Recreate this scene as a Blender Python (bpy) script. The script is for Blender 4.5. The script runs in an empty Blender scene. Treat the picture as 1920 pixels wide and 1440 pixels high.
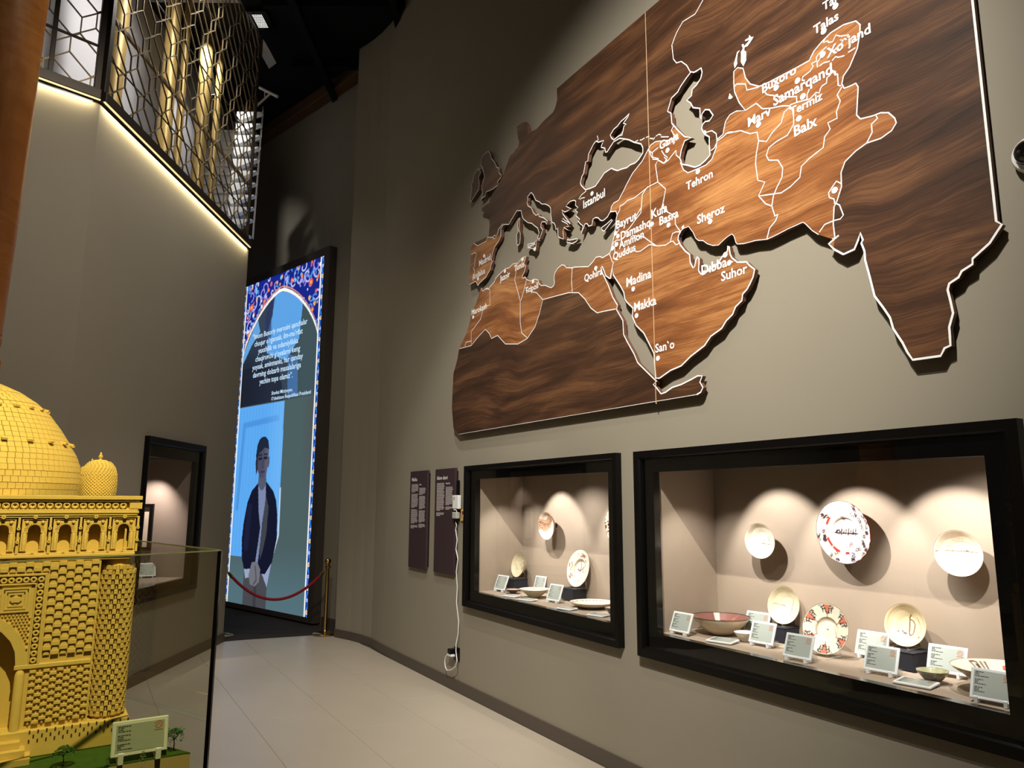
import bpy, bmesh, math, random
import numpy as np
from mathutils import Vector, Matrix, geometry
random.seed(7)
PI = math.pi
SC = bpy.context.scene
COL = SC.collection
R = math.radians

# ------------------------------------------------------------------ camera
FPX, PITCH, ROLL, EYE = 1365.3, R(9.266), R(-.261), 1.7
_c, _s, _cr, _sr = math.cos(PITCH), math.sin(PITCH), math.cos(ROLL), math.sin(ROLL)
CX = Vector((_cr, _sr*_s, -_sr*_c)); CY = Vector((_sr, -_cr*_s, _cr*_c)); CF = Vector((0, _c, _s))
CO = Vector((0, 0, EYE))
cam = bpy.data.cameras.new('camera'); cam.sensor_width = 36; cam.lens = 36*FPX/1920; cam.clip_start = .05; cam.clip_end = 100
camo = bpy.data.objects.new('camera', cam); COL.objects.link(camo)
camo.matrix_world = Matrix(((CX.x, CY.x, -CF.x, CO.x), (CX.y, CY.y, -CF.y, CO.y), (CX.z, CY.z, -CF.z, CO.z), (0, 0, 0, 1)))
SC.camera = camo

# ------------------------------------------------------------------ world, exposure
w = bpy.data.worlds.new('world'); SC.world = w; w.use_nodes = True
w.node_tree.nodes['Background'].inputs[0].default_value = (1, .86, .72, 1)
w.node_tree.nodes['Background'].inputs[1].default_value = .03
SC.view_settings.view_transform = 'Standard'; SC.view_settings.look = 'None'
SC.view_settings.gamma = 1; SC.view_settings.use_curve_mapping = False
SC.view_settings.exposure = 0.0
SC.cycles.max_bounces = 7; SC.cycles.diffuse_bounces = 3; SC.cycles.glossy_bounces = 3
SC.cycles.transparent_max_bounces = 12; SC.cycles.sample_clamp_indirect = 4
SC.cycles.caustics_reflective = False; SC.cycles.caustics_refractive = False

# ------------------------------------------------------------------ the three walls' own frames (x right when facing it, y into the wall, z up)
HR, HL, HS = R(-30.41), R(-.42), R(-47.0)
def dn(h): return Vector((math.sin(h), math.cos(h), 0)), Vector((math.cos(h), -math.sin(h), 0))
dR, nR = dn(HR); dL, nL = dn(HL); dS, nS = dn(HS)
def frame(x, y, o):
    return Matrix(((x.x, y.x, 0, o.x), (x.y, y.y, 0, o.y), (0, 0, 1, o.z), (0, 0, 0, 1)))
MR = frame(-dR, nR, nR*3.125)
ML = frame(dL, -nL, nL*-3.465)
SCREEN_N = 5.797
MS = frame(-dS, nS, nS*SCREEN_N + dS*11.79)
def ray(px, py): return CX*((px-960)/FPX) + CY*((720-py)/FPX) + CF
def on_floor(px, py, z=0.0):
    d = ray(px, py); return CO + d*((z-EYE)/d.z)
def on_plane(px, py, M, y=0.0):
    """where a sight line meets the plane local y = const of frame M, in M's own coordinates"""
    Mi = M.inverted(); o = Mi @ CO; d = Mi.to_3x3() @ ray(px, py)
    return o + d*((y-o.y)/d.y)

# ------------------------------------------------------------------ lamps
def spot(name, loc, target, power, angle, blend, col=(1, .9, .76), radius=.04):
    l = bpy.data.lights.new(name, 'SPOT'); l.energy = power; l.spot_size = R(angle); l.spot_blend = blend
    l.color = col; l.shadow_soft_size = radius
    o = bpy.data.objects.new(name, l); COL.objects.link(o); o.location = loc
    o.rotation_euler = (Vector(target)-Vector(loc)).to_track_quat('-Z', 'Y').to_euler(); return o
def area(name, loc, target, power, sx, sy, col=(1, .9, .76), spread=180, M=None):
    l = bpy.data.lights.new(name, 'AREA'); l.energy = power; l.shape = 'RECTANGLE'; l.size = sx; l.size_y = sy
    l.color = col; l.spread = R(spread)
    o = bpy.data.objects.new(name, l); COL.objects.link(o)
    if M is None:
        o.location = loc; o.rotation_euler = (Vector(target)-Vector(loc)).to_track_quat('-Z', 'Y').to_euler()
    else: o.matrix_world = M
    return o
def RW(x, y, z): return MR @ Vector((x, y, z))
def LW(x, y, z): return ML @ Vector((x, y, z))
# track spots on the ceiling that light the wooden map and its wall
spot('map_spot', RW(-.9, -3.4, 5.9), RW(-3.6, 0, 2.9), 2150, 66, 1, (1, .94, .84), .03)
spot('map_spot', RW(-.9, -4.0, 5.9), RW(-3.0, 0, 1.6), 170, 56, 1, (1, .94, .84), .03)
# track spots on the gallery floor and on the left wall
spot('floor_spot', (-.9, 4.6, 6.6), (-1.6, 6.9, 0), 430, 50, .5, (1, .94, .88), .05)
spot('floor_spot', (-.6, 2.6, 6.6), (-.6, 5.0, 0), 240, 62, .9, (1, .92, .80), .05)
spot('wall_spot', (-.6, 3.2, 6.2), LW(6.3, 0, 3.0), 400, 70, 1, (1, .92, .80), .1)
# warm spot over the yellow building model
spot('model_spot', (-.15, .45, 4.35), (-1.35, 2.1, 1.45), 600, 36, .6, (1, .88, .36), .02)
# spots inside the two showcases
CASE_COL = (1, .95, .90)
for x in (-3.02, -2.50, -1.98):
    spot('case_spot', RW(x-.03, .07, 1.915), RW(x, .45, 1.45), 42, 74, .45, CASE_COL, .008)
spot('case_spot', RW(-1.72, .07, 1.915), RW(-1.75, .40, 1.2), 24, 120, .8, CASE_COL, .008)
for x in (-5.32, -4.40):
    spot('case_spot', RW(x-.03, .07, 1.915), RW(x, .45, 1.45), 42, 74, .45, CASE_COL, .008)
spot('case_spot', RW(-4.90, .07, 1.915), RW(-4.85, .40, 1.1), 24, 120, .8, CASE_COL, .008)
spot('case_spot', RW(-5.65, .07, 1.915), RW(-5.75, .35, 1.1), 26, 90, .7, CASE_COL, .008)
spot('case_spot', RW(-3.25, .07, 1.915), RW(-3.35, .35, 1.0), 22, 90, .7, CASE_COL, .008)
spot('niche_spot', LW(7.95, .30, 2.08), LW(8.05, .55, 1.2), 60, 100, .8, (1, .88, .78), .015)
# warm strip under the lattice rail: long thin lamps
def strip(x0, x1, M, z, power):
    Mx = M @ Matrix.Translation(((x0+x1)/2, -.035, z)) @ Matrix.Rotation(R(8), 4, 'X')
    area('strip_lamp', None, None, power, abs(x1-x0), .02, (1, .84, .52), 180, Mx)
# lamps of the staircase hall behind the lattice
area('stair_lamp', (-3.72, 7.5, 8.05), (-4.8, 7.7, 6.1), 100, .35, 3.6, (1, .96, .92), 120)
spot('stair_spot', (-4.2, 8.9, 8.1), (-4.55, 10.5, 6.2), 200, 60, .6, (1, .97, .92), .05)

# ------------------------------------------------------------------ mesh helpers
class MB:
    def __init__(s): s.v = []; s.f = []; s.m = []; s.sm = []
    def add(s, vs, fs, m=0, smooth=False, M=None):
        o = len(s.v)
        s.v += [tuple(M @ Vector(v)) for v in vs] if M is not None else [tuple(v) for v in vs]
        for f in fs: s.f.append([i+o for i in f]); s.m.append(m); s.sm.append(smooth)
        return s
    def box(s, x0, x1, y0, y1, z0, z1, m=0, M=None):
        return s.add([(x0,y0,z0),(x1,y0,z0),(x1,y1,z0),(x0,y1,z0),(x0,y0,z1),(x1,y0,z1),(x1,y1,z1),(x0,y1,z1)],
                     [(0,3,2,1),(4,5,6,7),(0,1,5,4),(1,2,6,5),(2,3,7,6),(3,0,4,7)], m, False, M)
    def bbox(s, x0, x1, y0, y1, z0, z1, b, m=0, M=None):
        """a box with its edges chamfered by b"""
        X = (x0, x1); Y = (y0, y1); Z = (z0, z1); vs = []; idx = {}
        for i in (0,1):
            for j in (0,1):
                for k in (0,1):
                    c = (X[i], Y[j], Z[k]); d = (b if i == 0 else -b, b if j == 0 else -b, b if k == 0 else -b)
                    for a in range(3):
                        p = [c[q] + (0 if q == a else d[q]) for q in range(3)]
                        idx[i,j,k,a] = len(vs); vs.append(p)
        fs = []
        for a in range(3):
            for e in (0,1):
                q = []
                for (u, v) in ((0,0),(1,0),(1,1),(0,1)):
                    t = [0,0,0]; t[a] = e; t[(a+1)%3] = u; t[(a+2)%3] = v
                    q.append(idx[t[0],t[1],t[2],a])
                fs.append(q if e else q[::-1])
        for a in range(3):
            b1, b2 = (a+1)%3, (a+2)%3
            for u in (0,1):
                for v in (0,1):
                    t0 = [0,0,0]; t0[b1] = u; t0[b2] = v; t1 = t0[:]; t1[a] = 1
                    q = [idx[(*t0, b1)], idx[(*t1, b1)], idx[(*t1, b2)], idx[(*t0, b2)]]
                    fs.append(q if (u ^ v) else q[::-1])
        for i in (0,1):
            for j in (0,1):
                for k in (0,1):
                    q = [idx[i,j,k,0], idx[i,j,k,1], idx[i,j,k,2]]
                    fs.append(q if (i+j+k) % 2 else q[::-1])
        return s.add(vs, fs, m, False, M)
    def tube(s, pts, r, n=8, m=0, caps=True, M=None, smooth=True, closed=False):
        pts = [Vector(p) for p in pts]; k = len(pts); vs = []; fs = []
        rr = r if hasattr(r, '__len__') else [r]*k
        up = None
        for i, p in enumerate(pts):
            a = pts[i-1] if (i > 0 or closed) else p; b = pts[(i+1) % k] if (i < k-1 or closed) else p
            t = (b-a).normalized()
            if up is None:
                up = Vector((0,0,1)) if abs(t.z) < .9 else Vector((1,0,0))
            u = (up - t*up.dot(t)).normalized(); v = t.cross(u); up = u
            for j in range(n):
                an = 2*PI*j/n; vs.append(p + (u*math.cos(an) + v*math.sin(an))*rr[i])
        for i in range(k if closed else k-1):
            i2 = (i+1) % k
            for j in range(n):
                j2 = (j+1) % n; fs.append((i*n+j, i*n+j2, i2*n+j2, i2*n+j))
        if caps and not closed:
            fs.append(list(range(n))[::-1]); fs.append([(k-1)*n+j for j in range(n)])
        return s.add(vs, fs, m, smooth, M)
    def lathe(s, prof, n=24, m=0, M=None, smooth=True, cap=True, a0=0, a1=2*PI):
        full = abs(a1-a0-2*PI) < 1e-6; nn = n if full else n+1; vs = []; fs = []
        for (r, z) in prof:
            for j in range(nn):
                a = a0+(a1-a0)*j/n; vs.append((r*math.cos(a), r*math.sin(a), z))
        for i in range(len(prof)-1):
            for j in range(n):
                j2 = (j+1) % nn if full else j+1
                fs.append((i*nn+j, i*nn+j2, (i+1)*nn+j2, (i+1)*nn+j))
        if cap and full:
            if prof[0][0] > 1e-6: fs.append(list(range(nn))[::-1])
            if prof[-1][0] > 1e-6: fs.append([(len(prof)-1)*nn+j for j in range(nn)])
        return s.add(vs, fs, m, smooth, M)
    def prism(s, poly, y0, y1, m=0, M=None):
        """polygon in XZ (counter-clockwise seen from -y) extruded from y0 (front) to y1"""
        n = len(poly); vs = [(x, y0, z) for x, z in poly] + [(x, y1, z) for x, z in poly]
        tri = geometry.tessellate_polygon([[Vector((x, z, 0)) for x, z in poly]])
        fs = []
        for t in tri:
            a, b, c = [Vector(poly[i]) for i in t]
            ccw = (b-a).cross(c-a) > 0 if False else ((b.x-a.x)*(c.y-a.y)-(b.y-a.y)*(c.x-a.x)) > 0
            t = tuple(t) if ccw else tuple(t)[::-1]
            fs.append(t); fs.append(tuple(n+i for i in t)[::-1])
        ar = sum(poly[i][0]*poly[(i+1)%n][1]-poly[(i+1)%n][0]*poly[i][1] for i in range(n))
        for i in range(n):
            j = (i+1) % n; q = (i, n+i, n+j, j); fs.append(q if ar > 0 else q[::-1])
        return s.add(vs, fs, m, False, M)
    def mesh(s, name, mats, angle=.6):
        me = bpy.data.meshes.new(name); me.from_pydata(s.v, [], s.f)
        mats = mats if isinstance(mats, (list, tuple)) else [mats]
        for x in mats: me.materials.append(x)
        me.polygons.foreach_set('material_index', s.m); me.polygons.foreach_set('use_smooth', s.sm)
        me.validate(); me.update()
        if any(s.sm): me.set_sharp_from_angle(angle=angle)
        return me
def obj(name, mb, mats, parent=None, kind=None, label=None, M=None, angle=.6):
    me = mb.mesh(name, mats, angle) if isinstance(mb, MB) else mb
    o = bpy.data.objects.new(name, me); COL.objects.link(o)
    if parent is not None: o.parent = parent
    if M is not None: o.matrix_world = M
    if kind: o['kind'] = kind
    if label: o['label'] = label
    return o
def thing(name, label, cat, M=None, group=None, loc=None, rz=0):
    o = bpy.data.objects.new(name, None); COL.objects.link(o); o.empty_display_size = .1
    if M is not None: o.matrix_world = M
    if loc is not None: o.location = loc; o.rotation_euler = (0, 0, rz)
    o['label'] = label; o['category'] = cat
    if group: o['group'] = group
    return o
def tag(o, label, cat, group=None):
    o['label'] = label; o['category'] = cat
    if group: o['group'] = group
    return o
def inst(name, me, parent, M=None, kind=None):
    o = bpy.data.objects.new(name, me); COL.objects.link(o); o.parent = parent
    if M is not None: o.matrix_local = M
    if kind: o['kind'] = kind
    return o
T = Matrix.Translation
def at(M, x, y, z, rz=0, rx=0): return M @ T((x, y, z)) @ Matrix.Rotation(rz, 4, 'Z') @ Matrix.Rotation(rx, 4, 'X')
_txt = {}
def text_mesh(s, size=1.0, bold=0.0, mat=None, align='LEFT', squeeze=1.0, depth=0.0):
    """text as a mesh in the XZ plane facing -y, baseline at the origin"""
    cu = bpy.data.curves.new('t', 'FONT'); cu.body = s; cu.size = size; cu.offset = bold; cu.align_x = align
    cu.extrude = depth; cu.resolution_u = 2
    ob = bpy.data.objects.new('t', cu); COL.objects.link(ob)
    dg = bpy.context.evaluated_depsgraph_get(); me = bpy.data.meshes.new_from_object(ob.evaluated_get(dg))
    bpy.data.objects.remove(ob); bpy.data.curves.remove(cu)
    me.transform(Matrix.Diagonal((squeeze, 1, 1, 1))); me.transform(Matrix.Rotation(PI/2, 4, 'X'))
    me.materials.clear()
    if mat: me.materials.append(mat)
    for p in me.polygons: p.material_index = 0
    return me
def width(me): xs = [v.co.x for v in me.vertices]; return max(xs)-min(xs), min(xs)
def ribbon(mb, pts, wd, y, m=0, closed=False):
    """a painted line: flat band of width wd along points (x, z) in the plane y, facing -y"""
    P = [Vector((p[0], p[1])) for p in pts]; k = len(P); L = []; Rr = []
    for i in range(k):
        a = P[i-1] if (i > 0 or closed) else P[i]; b = P[(i+1) % k] if (i < k-1 or closed) else P[i]
        t = b-a
        if t.length < 1e-7: t = Vector((1, 0))
        t.normalize(); nn = Vector((-t.y, t.x))*wd/2
        L.append(P[i]+nn); Rr.append(P[i]-nn)
    vs = [(q.x, y, q.y) for q in L] + [(q.x, y, q.y) for q in Rr]
    fs = []
    for i in range(k if closed else k-1):
        j = (i+1) % k; fs.append((i, k+i, k+j, j))
    mb.add(vs, fs, m)

# ------------------------------------------------------------------ materials
def lin(c):
    return tuple((x/255/12.92 if x/255 <= .04045 else ((x/255+.055)/1.055)**2.4) for x in c)
def mat(name, c, rough=.6, metal=0, var=.0, scale=8, bump=0, bscale=200, spec=.5, emit=None, estr=0, coat=0):
    m = bpy.data.materials.new(name); m.use_nodes = True; nt = m.node_tree; b = nt.nodes['Principled BSDF']
    col = lin(c) + (1,)
    b.inputs['Base Color'].default_value = col; b.inputs['Roughness'].default_value = rough; b.inputs['Metallic'].default_value = metal
    b.inputs['Specular IOR Level'].default_value = spec; b.inputs['Coat Weight'].default_value = coat
    if emit is not None:
        b.inputs['Emission Color'].default_value = lin(emit)+(1,); b.inputs['Emission Strength'].default_value = estr
    if var or bump:
        tc = nt.nodes.new('ShaderNodeTexCoord')
    if var:
        n = nt.nodes.new('ShaderNodeTexNoise'); n.inputs['Scale'].default_value = scale; n.inputs['Detail'].default_value = 5
        nt.links.new(tc.outputs['Object'], n.inputs['Vector'])
        mx = nt.nodes.new('ShaderNodeMix'); mx.data_type = 'RGBA'
        mx.inputs[6].default_value = tuple(x*(1-var) for x in col[:3])+(1,); mx.inputs[7].default_value = tuple(min(1, x*(1+var)) for x in col[:3])+(1,)
        nt.links.new(n.outputs['Fac'], mx.inputs[0]); nt.links.new(mx.outputs[2], b.inputs['Base Color'])
    if bump:
        n2 = nt.nodes.new('ShaderNodeTexNoise'); n2.inputs['Scale'].default_value = bscale; n2.inputs['Detail'].default_value = 3
        nt.links.new(tc.outputs['Object'], n2.inputs['Vector'])
        bp = nt.nodes.new('ShaderNodeBump'); bp.inputs['Strength'].default_value = bump; bp.inputs['Distance'].default_value = .002
        nt.links.new(n2.outputs['Fac'], bp.inputs['Height']); nt.links.new(bp.outputs['Normal'], b.inputs['Normal'])
    return m
def glass_mat(name, tint=(.96, .98, .96), refl=.06, rough=0.0):
    """clear sheet glass: passes light straight on and mirrors more at a slant"""
    m = bpy.data.materials.new(name); m.use_nodes = True; nt = m.node_tree; nt.nodes.clear()
    out = nt.nodes.new('ShaderNodeOutputMaterial'); tr = nt.nodes.new('ShaderNodeBsdfTransparent'); gl = nt.nodes.new('ShaderNodeBsdfGlossy')
    tr.inputs[0].default_value = tint+(1,); gl.inputs['Roughness'].default_value = rough; gl.inputs[0].default_value = (1, 1, 1, 1)
    def mth(op, a, b=None):
        n = nt.nodes.new('ShaderNodeMath'); n.operation = op
        for k, q in enumerate((a, b)):
            if q is None: continue
            if isinstance(q, (int, float)): n.inputs[k].default_value = q
            else: nt.links.new(q, n.inputs[k])
        return n.outputs[0]
    ge = nt.nodes.new('ShaderNodeNewGeometry'); dp = nt.nodes.new('ShaderNodeVectorMath'); dp.operation = 'DOT_PRODUCT'
    nt.links.new(ge.outputs['Normal'], dp.inputs[0]); nt.links.new(ge.outputs['Incoming'], dp.inputs[1])
    sl = mth('POWER', mth('SUBTRACT', 1.0, mth('ABSOLUTE', dp.outputs['Value'])), 5.0)
    fac_ = mth('ADD', mth('MULTIPLY', sl, 1-refl), refl)
    mx = nt.nodes.new('ShaderNodeMixShader'); nt.links.new(fac_, mx.inputs[0]); nt.links.new(tr.outputs[0], mx.inputs[1]); nt.links.new(gl.outputs[0], mx.inputs[2])
    nt.links.new(mx.outputs[0], out.inputs[0]); return m
def vcol_mat(name, rough=.4, emit=0.0, spec=.5, attr='paint', coat=0):
    """surface whose painted decoration is stored on the mesh"""
    m = bpy.data.materials.new(name); m.use_nodes = True; nt = m.node_tree; b = nt.nodes['Principled BSDF']
    a = nt.nodes.new('ShaderNodeVertexColor'); a.layer_name = attr
    b.inputs['Roughness'].default_value = rough; b.inputs['Specular IOR Level'].default_value = spec; b.inputs['Coat Weight'].default_value = coat
    if emit:
        b.inputs['Base Color'].default_value = (.01, .01, .012, 1)
        nt.links.new(a.outputs[0], b.inputs['Emission Color']); b.inputs['Emission Strength'].default_value = emit
    else: nt.links.new(a.outputs[0], b.inputs['Base Color'])
    return m
def wood_mat(name, c1, c2, c3, stretch=7.0, scale=1.1, rough=.42, ang=0.0, swirl=1.5):
    """figured walnut: long grain in x with swirls and darker streaks"""
    m = bpy.data.materials.new(name); m.use_nodes = True; nt = m.node_tree; b = nt.nodes['Principled BSDF']; L = nt.links.new
    tc = nt.nodes.new('ShaderNodeTexCoord'); mp = nt.nodes.new('ShaderNodeMapping')
    mp.inputs['Scale'].default_value = (scale, 1, scale*stretch); mp.inputs['Rotation'].default_value = (0, ang, 0)
    L(tc.outputs['Object'], mp.inputs[0])
    big = nt.nodes.new('ShaderNodeTexNoise'); big.inputs['Scale'].default_value = .75; big.inputs['Detail'].default_value = 2.5; big.inputs['Distortion'].default_value = .8
    L(tc.outputs['Object'], big.inputs['Vector'])
    sw = nt.nodes.new('ShaderNodeVectorMath'); sw.operation = 'MULTIPLY_ADD'; L(big.outputs['Color'], sw.inputs[0]); sw.inputs[1].default_value = (.4, .0, swirl); L(mp.outputs[0], sw.inputs[2])
    n1 = nt.nodes.new('ShaderNodeTexNoise'); n1.inputs['Scale'].default_value = 1.3; n1.inputs['Detail'].default_value = 7; n1.inputs['Roughness'].default_value = .62; n1.inputs['Distortion'].default_value = .35
    L(sw.outputs[0], n1.inputs['Vector'])
    fine = nt.nodes.new('ShaderNodeMapping'); fine.inputs['Scale'].default_value = (1.2, 1, 11); L(sw.outputs[0], fine.inputs[0])
    n2 = nt.nodes.new('ShaderNodeTexNoise'); n2.inputs['Scale'].default_value = 2.2; n2.inputs['Detail'].default_value = 5; L(fine.outputs[0], n2.inputs['Vector'])
    ad = nt.nodes.new('ShaderNodeMath'); ad.operation = 'MULTIPLY_ADD'; L(n2.outputs['Fac'], ad.inputs[0]); ad.inputs[1].default_value = .42; L(n1.outputs['Fac'], ad.inputs[2])
    cr = nt.nodes.new('ShaderNodeValToRGB'); e = cr.color_ramp.elements
    e[0].position = .46; e[0].color = lin(c1)+(1,); e[1].position = .90; e[1].color = lin(c3)+(1,)
    k = e.new(.70); k.color = lin(c2)+(1,)
    L(ad.outputs[0], cr.inputs[0]); L(cr.outputs[0], b.inputs['Base Color'])
    b.inputs['Roughness'].default_value = rough
    bp = nt.nodes.new('ShaderNodeBump'); bp.inputs['Strength'].default_value = .12; bp.inputs['Distance'].default_value = .002
    L(ad.outputs[0], bp.inputs['Height']); L(bp.outputs[0], b.inputs['Normal'])
    return m
M_WALL = mat('taupe_wall_paint', (143, 136, 121), .75, var=.05, scale=1.6, bump=.12, bscale=420, spec=.3)
M_SKIRT = mat('dark_taupe_skirting', (82, 73, 65), .5, spec=.4)
M_CEIL = mat('black_ceiling_paint', (14, 14, 18), .8, spec=.2)
M_BEAM = mat('brown_bulkhead', (92, 68, 48), .7, spec=.2)
M_TILE = mat('beige_stone_tile', (186, 175, 158), .34, var=.06, scale=2.2, spec=.45)
M_CARPET = mat('charcoal_carpet', (58, 54, 52), .95, var=.25, scale=120, bump=.5, bscale=300, spec=.1)
M_BLACK = mat('black_lacquered_metal', (8, 7, 7), .35, spec=.25)
M_BLACKG = mat('black_glass_border', (5, 5, 5), .15, spec=.3)
M_LINEN = mat('taupe_case_lining', (163, 147, 130), .85, var=.05, scale=5, bump=.25, bscale=600, spec=.2)
M_GLASS = glass_mat('showcase_glass', (.97, .98, .97), .055)
M_GUARD = glass_mat('guard_glass', (.86, .88, .83), .11)
M_GEDGE = mat('glass_edge', (120, 128, 110), .2, spec=.6)
M_WHITE = mat('white_plastic', (232, 233, 232), .4)
M_PAINTW = mat('white_paint', (246, 246, 244), .5)
M_BRONZE = mat('bronze_metal', (138, 122, 94), .38, .6, spec=.5)
M_RAIL = mat('dark_bronze_rail', (58, 50, 42), .4, .5)
M_GOLD = mat('gold_lacquer', (176, 148, 86), .4, .25, var=.12, scale=3)
M_BRASS = mat('polished_brass', (206, 170, 104), .16, 1)
M_ROPE = mat('red_velvet_rope', (150, 14, 30), .8, bump=.3, bscale=500)
M_NAVY = mat('navy_velvet_block', (24, 26, 38), .8, bump=.3, bscale=900)
M_ACRYL = glass_mat('clear_acrylic', (.93, .95, .95), .12)
M_PLUM = mat('plum_panel', (58, 42, 46), .5)
M_PLUMT = mat('pale_print', (205, 196, 196), .6)
# ================================================================== the setting
def holes_wall(mb, x0, x1, z0, z1, holes, y=0.0):
    xs = sorted({x0, x1, *[h[0] for h in holes], *[h[1] for h in holes]}); zs = sorted({z0, z1, *[h[2] for h in holes], *[h[3] for h in holes]})
    for i in range(len(xs)-1):
        for j in range(len(zs)-1):
            cx, cz = (xs[i]+xs[i+1])/2, (zs[j]+zs[j+1])/2
            if any(h[0] < cx < h[1] and h[2] < cz < h[3] for h in holes): continue
            mb.add([(xs[i],y,zs[j]),(xs[i+1],y,zs[j]),(xs[i+1],y,zs[j+1]),(xs[i],y,zs[j+1])], [(0,1,2,3)])
CEIL = 8.22
BIG = dict(o=(-3.685, -1.415, .768, 2.03), i=(-3.53, -1.56, .917, 1.895))
SML = dict(o=(-6.12, -3.868, .778, 2.035), i=(-5.943, -3.99, .917, 1.912))
NIC = dict(o=(7.0, 8.34, .752, 2.32), i=(7.05, 8.16, .885, 2.13))
def grow(r, d): return (r[0]-d, r[1]+d, r[2]-d, r[3]+d)
wr = MB(); holes_wall(wr, -7.8, 4.2, 0, CEIL, [grow(BIG['i'], .03), grow(SML['i'], .03)])
CURVE = [(-7.8, 0), (-8.25, .008), (-8.68, .032), (-8.95, .0), (-9.2, -.055), (-9.5, -.155)]
for (a, ya), (b, yb) in zip(CURVE, CURVE[1:]):
    wr.add([(b,yb,0),(a,ya,0),(a,ya,CEIL),(b,yb,CEIL)], [(0,1,2,3)])
jog = RW(-9.5, -.155, 0); back = nS*(SCREEN_N+.13) + dS*(jog.dot(dS)+.02)
bl = MR.inverted() @ back
wr.add([(bl.x,bl.y,0),(-9.5,-.155,0),(-9.5,-.155,CEIL),(bl.x,bl.y,CEIL)], [(0,1,2,3)])
obj('wall_right', wr, M_WALL, kind='structure', M=MR)
sk = MB(); PTS = [(4.2, 0)] + CURVE
for (a, ya), (b, yb) in zip(PTS, PTS[1:]):
    t = .014
    sk.add([(b,yb-t,0),(a,ya-t,0),(a,ya-t,.10),(b,yb-t,.10),(b,yb,.10),(a,ya,.10)], [(0,1,2,3),(3,2,5,4)])
obj('baseboard_right', sk, M_SKIRT, kind='structure', M=MR)
# left wall: long face with the niche, the slanted face before it, and its far end
wl = MB(); holes_wall(wl, 5.744, 9.352, 0, 5.02, [grow(NIC['i'], .03)])
wl.add([(9.352,0,0),(9.352,4,0),(9.352,4,5.02),(9.352,0,5.02)], [(0,1,2,3)])
obj('wall_left', wl, M_WALL, kind='structure', M=ML)
HF = R(43.9); dF, nF = dn(HF); FOLD = LW(5.744, 0, 0)
MF = frame(dF, -nF, FOLD)
wf = MB(); wf.add([(-3,0,0),(0,0,0),(0,0,5.02),(-3,0,5.02)], [(0,1,2,3)])
obj('wall_left_slant', wf, M_WALL, kind='structure', M=MF)
sl = MB(); sl.box(5.744, 9.352, -.014, 0, 0, .11); sl.box(9.352, 9.366, -.014, 4, 0, .11)
obj('baseboard_left', sl, M_SKIRT, kind='structure', M=ML)
sl = MB(); sl.box(-3, 0, -.014, 0, 0, .11)
obj('baseboard_left_slant', sl, M_SKIRT, kind='structure', M=MF)
# far wall round the screen
ws = MB(); ws.add([(-2.5,.13,0),(3.62,.13,0),(3.62,.13,CEIL),(-2.5,.13,CEIL)], [(0,1,2,3)])
obj('wall_far', ws, M_WALL, kind='structure', M=MS)
sb = MB(); sb.box(2.66, 3.55, .11, .13, 0, .12)
obj('baseboard_far', sb, M_SKIRT, kind='structure', M=MS)
bz1 = on_plane(640, 107, MS, -.05).z; bz0 = on_plane(640, 157, MS, -.05).z
bm_ = MB(); bm_.bbox(-2.5, 3.5, -.05, .13, bz0, bz1, .01)
obj('trim_1', bm_, M_BEAM, kind='structure', M=MS)
cl = MB(); cl.add([(-9,-3,CEIL+.02),(9,-3,CEIL+.02),(9,16,CEIL+.02),(-9,16,CEIL+.02)], [(0,3,2,1)])
for k in range(7):
    cl.box(-3.3, 6, 3.2+k*1.35, 3.28+k*1.35, CEIL-.12, CEIL+.02)
cl.box(-2.9, -2.8, 2, 13, CEIL-.2, CEIL-.1); cl.box(-1.6, -1.5, 2, 13, CEIL-.2, CEIL-.1)
cl_o = obj('ceiling', cl, M_CEIL, kind='structure')

# floor: dark bed with the stone tiles laid along the map wall, carpet at the far end
fl = MB(); fl.add([(-9,-3,-.006),(9,-3,-.006),(9,16,-.006),(-9,16,-.006)], [(0,1,2,3)])
floor = obj('floor', fl, mat('tile_joint', (120, 112, 100), .8), kind='structure')
TX, TY = 1.1982, .5982
tb = MB(); tb.bbox(-TX/2, TX/2, -TY/2, TY/2, -.006, 0, .0006)
tile_me = tb.mesh('tile', M_TILE)
c0 = on_floor(407, 1203); c1 = on_floor(606, 1190); c1 = c1 + (c1-c0)*.12
def beyond(p): return (c1.x-c0.x)*(p.y-c0.y)-(c1.y-c0.y)*(p.x-c0.x) > 0
for i in range(-12, 3):
    for j in range(13):
        p = RW(.35+i*1.2+(.6 if j % 2 else 0), -.016-.3-j*.6, 0)
        if p.y < 1.2 or p.x < -4.2 or p.x > 2.6 or p.y > 11.2 or (p.y < 5.6 and (MF.inverted() @ p).y > .5): continue
        if (ML.inverted() @ p).y > .28 and p.y > 5.8: continue
        inst('tile', tile_me, floor, T(p) @ Matrix.Rotation(math.atan2(-dR.y, -dR.x), 4, 'Z'))
ca = MB(); e0 = c0-(c1-c0)*.9
ring_ = [e0, c1, RW(-9.5, -.17, 0), MS @ Vector((3.55, .12, 0)), MS @ Vector((-2.4, .12, 0))]
n_ = len(ring_)
ca.add([(p.x,p.y,.006) for p in ring_]+[(p.x,p.y,.0004) for p in ring_], [tuple(range(n_))]+[(i,n_+i,n_+(i+1)%n_,(i+1)%n_) for i in range(n_)])
obj('carpet', ca, M_CARPET, parent=floor)

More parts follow.
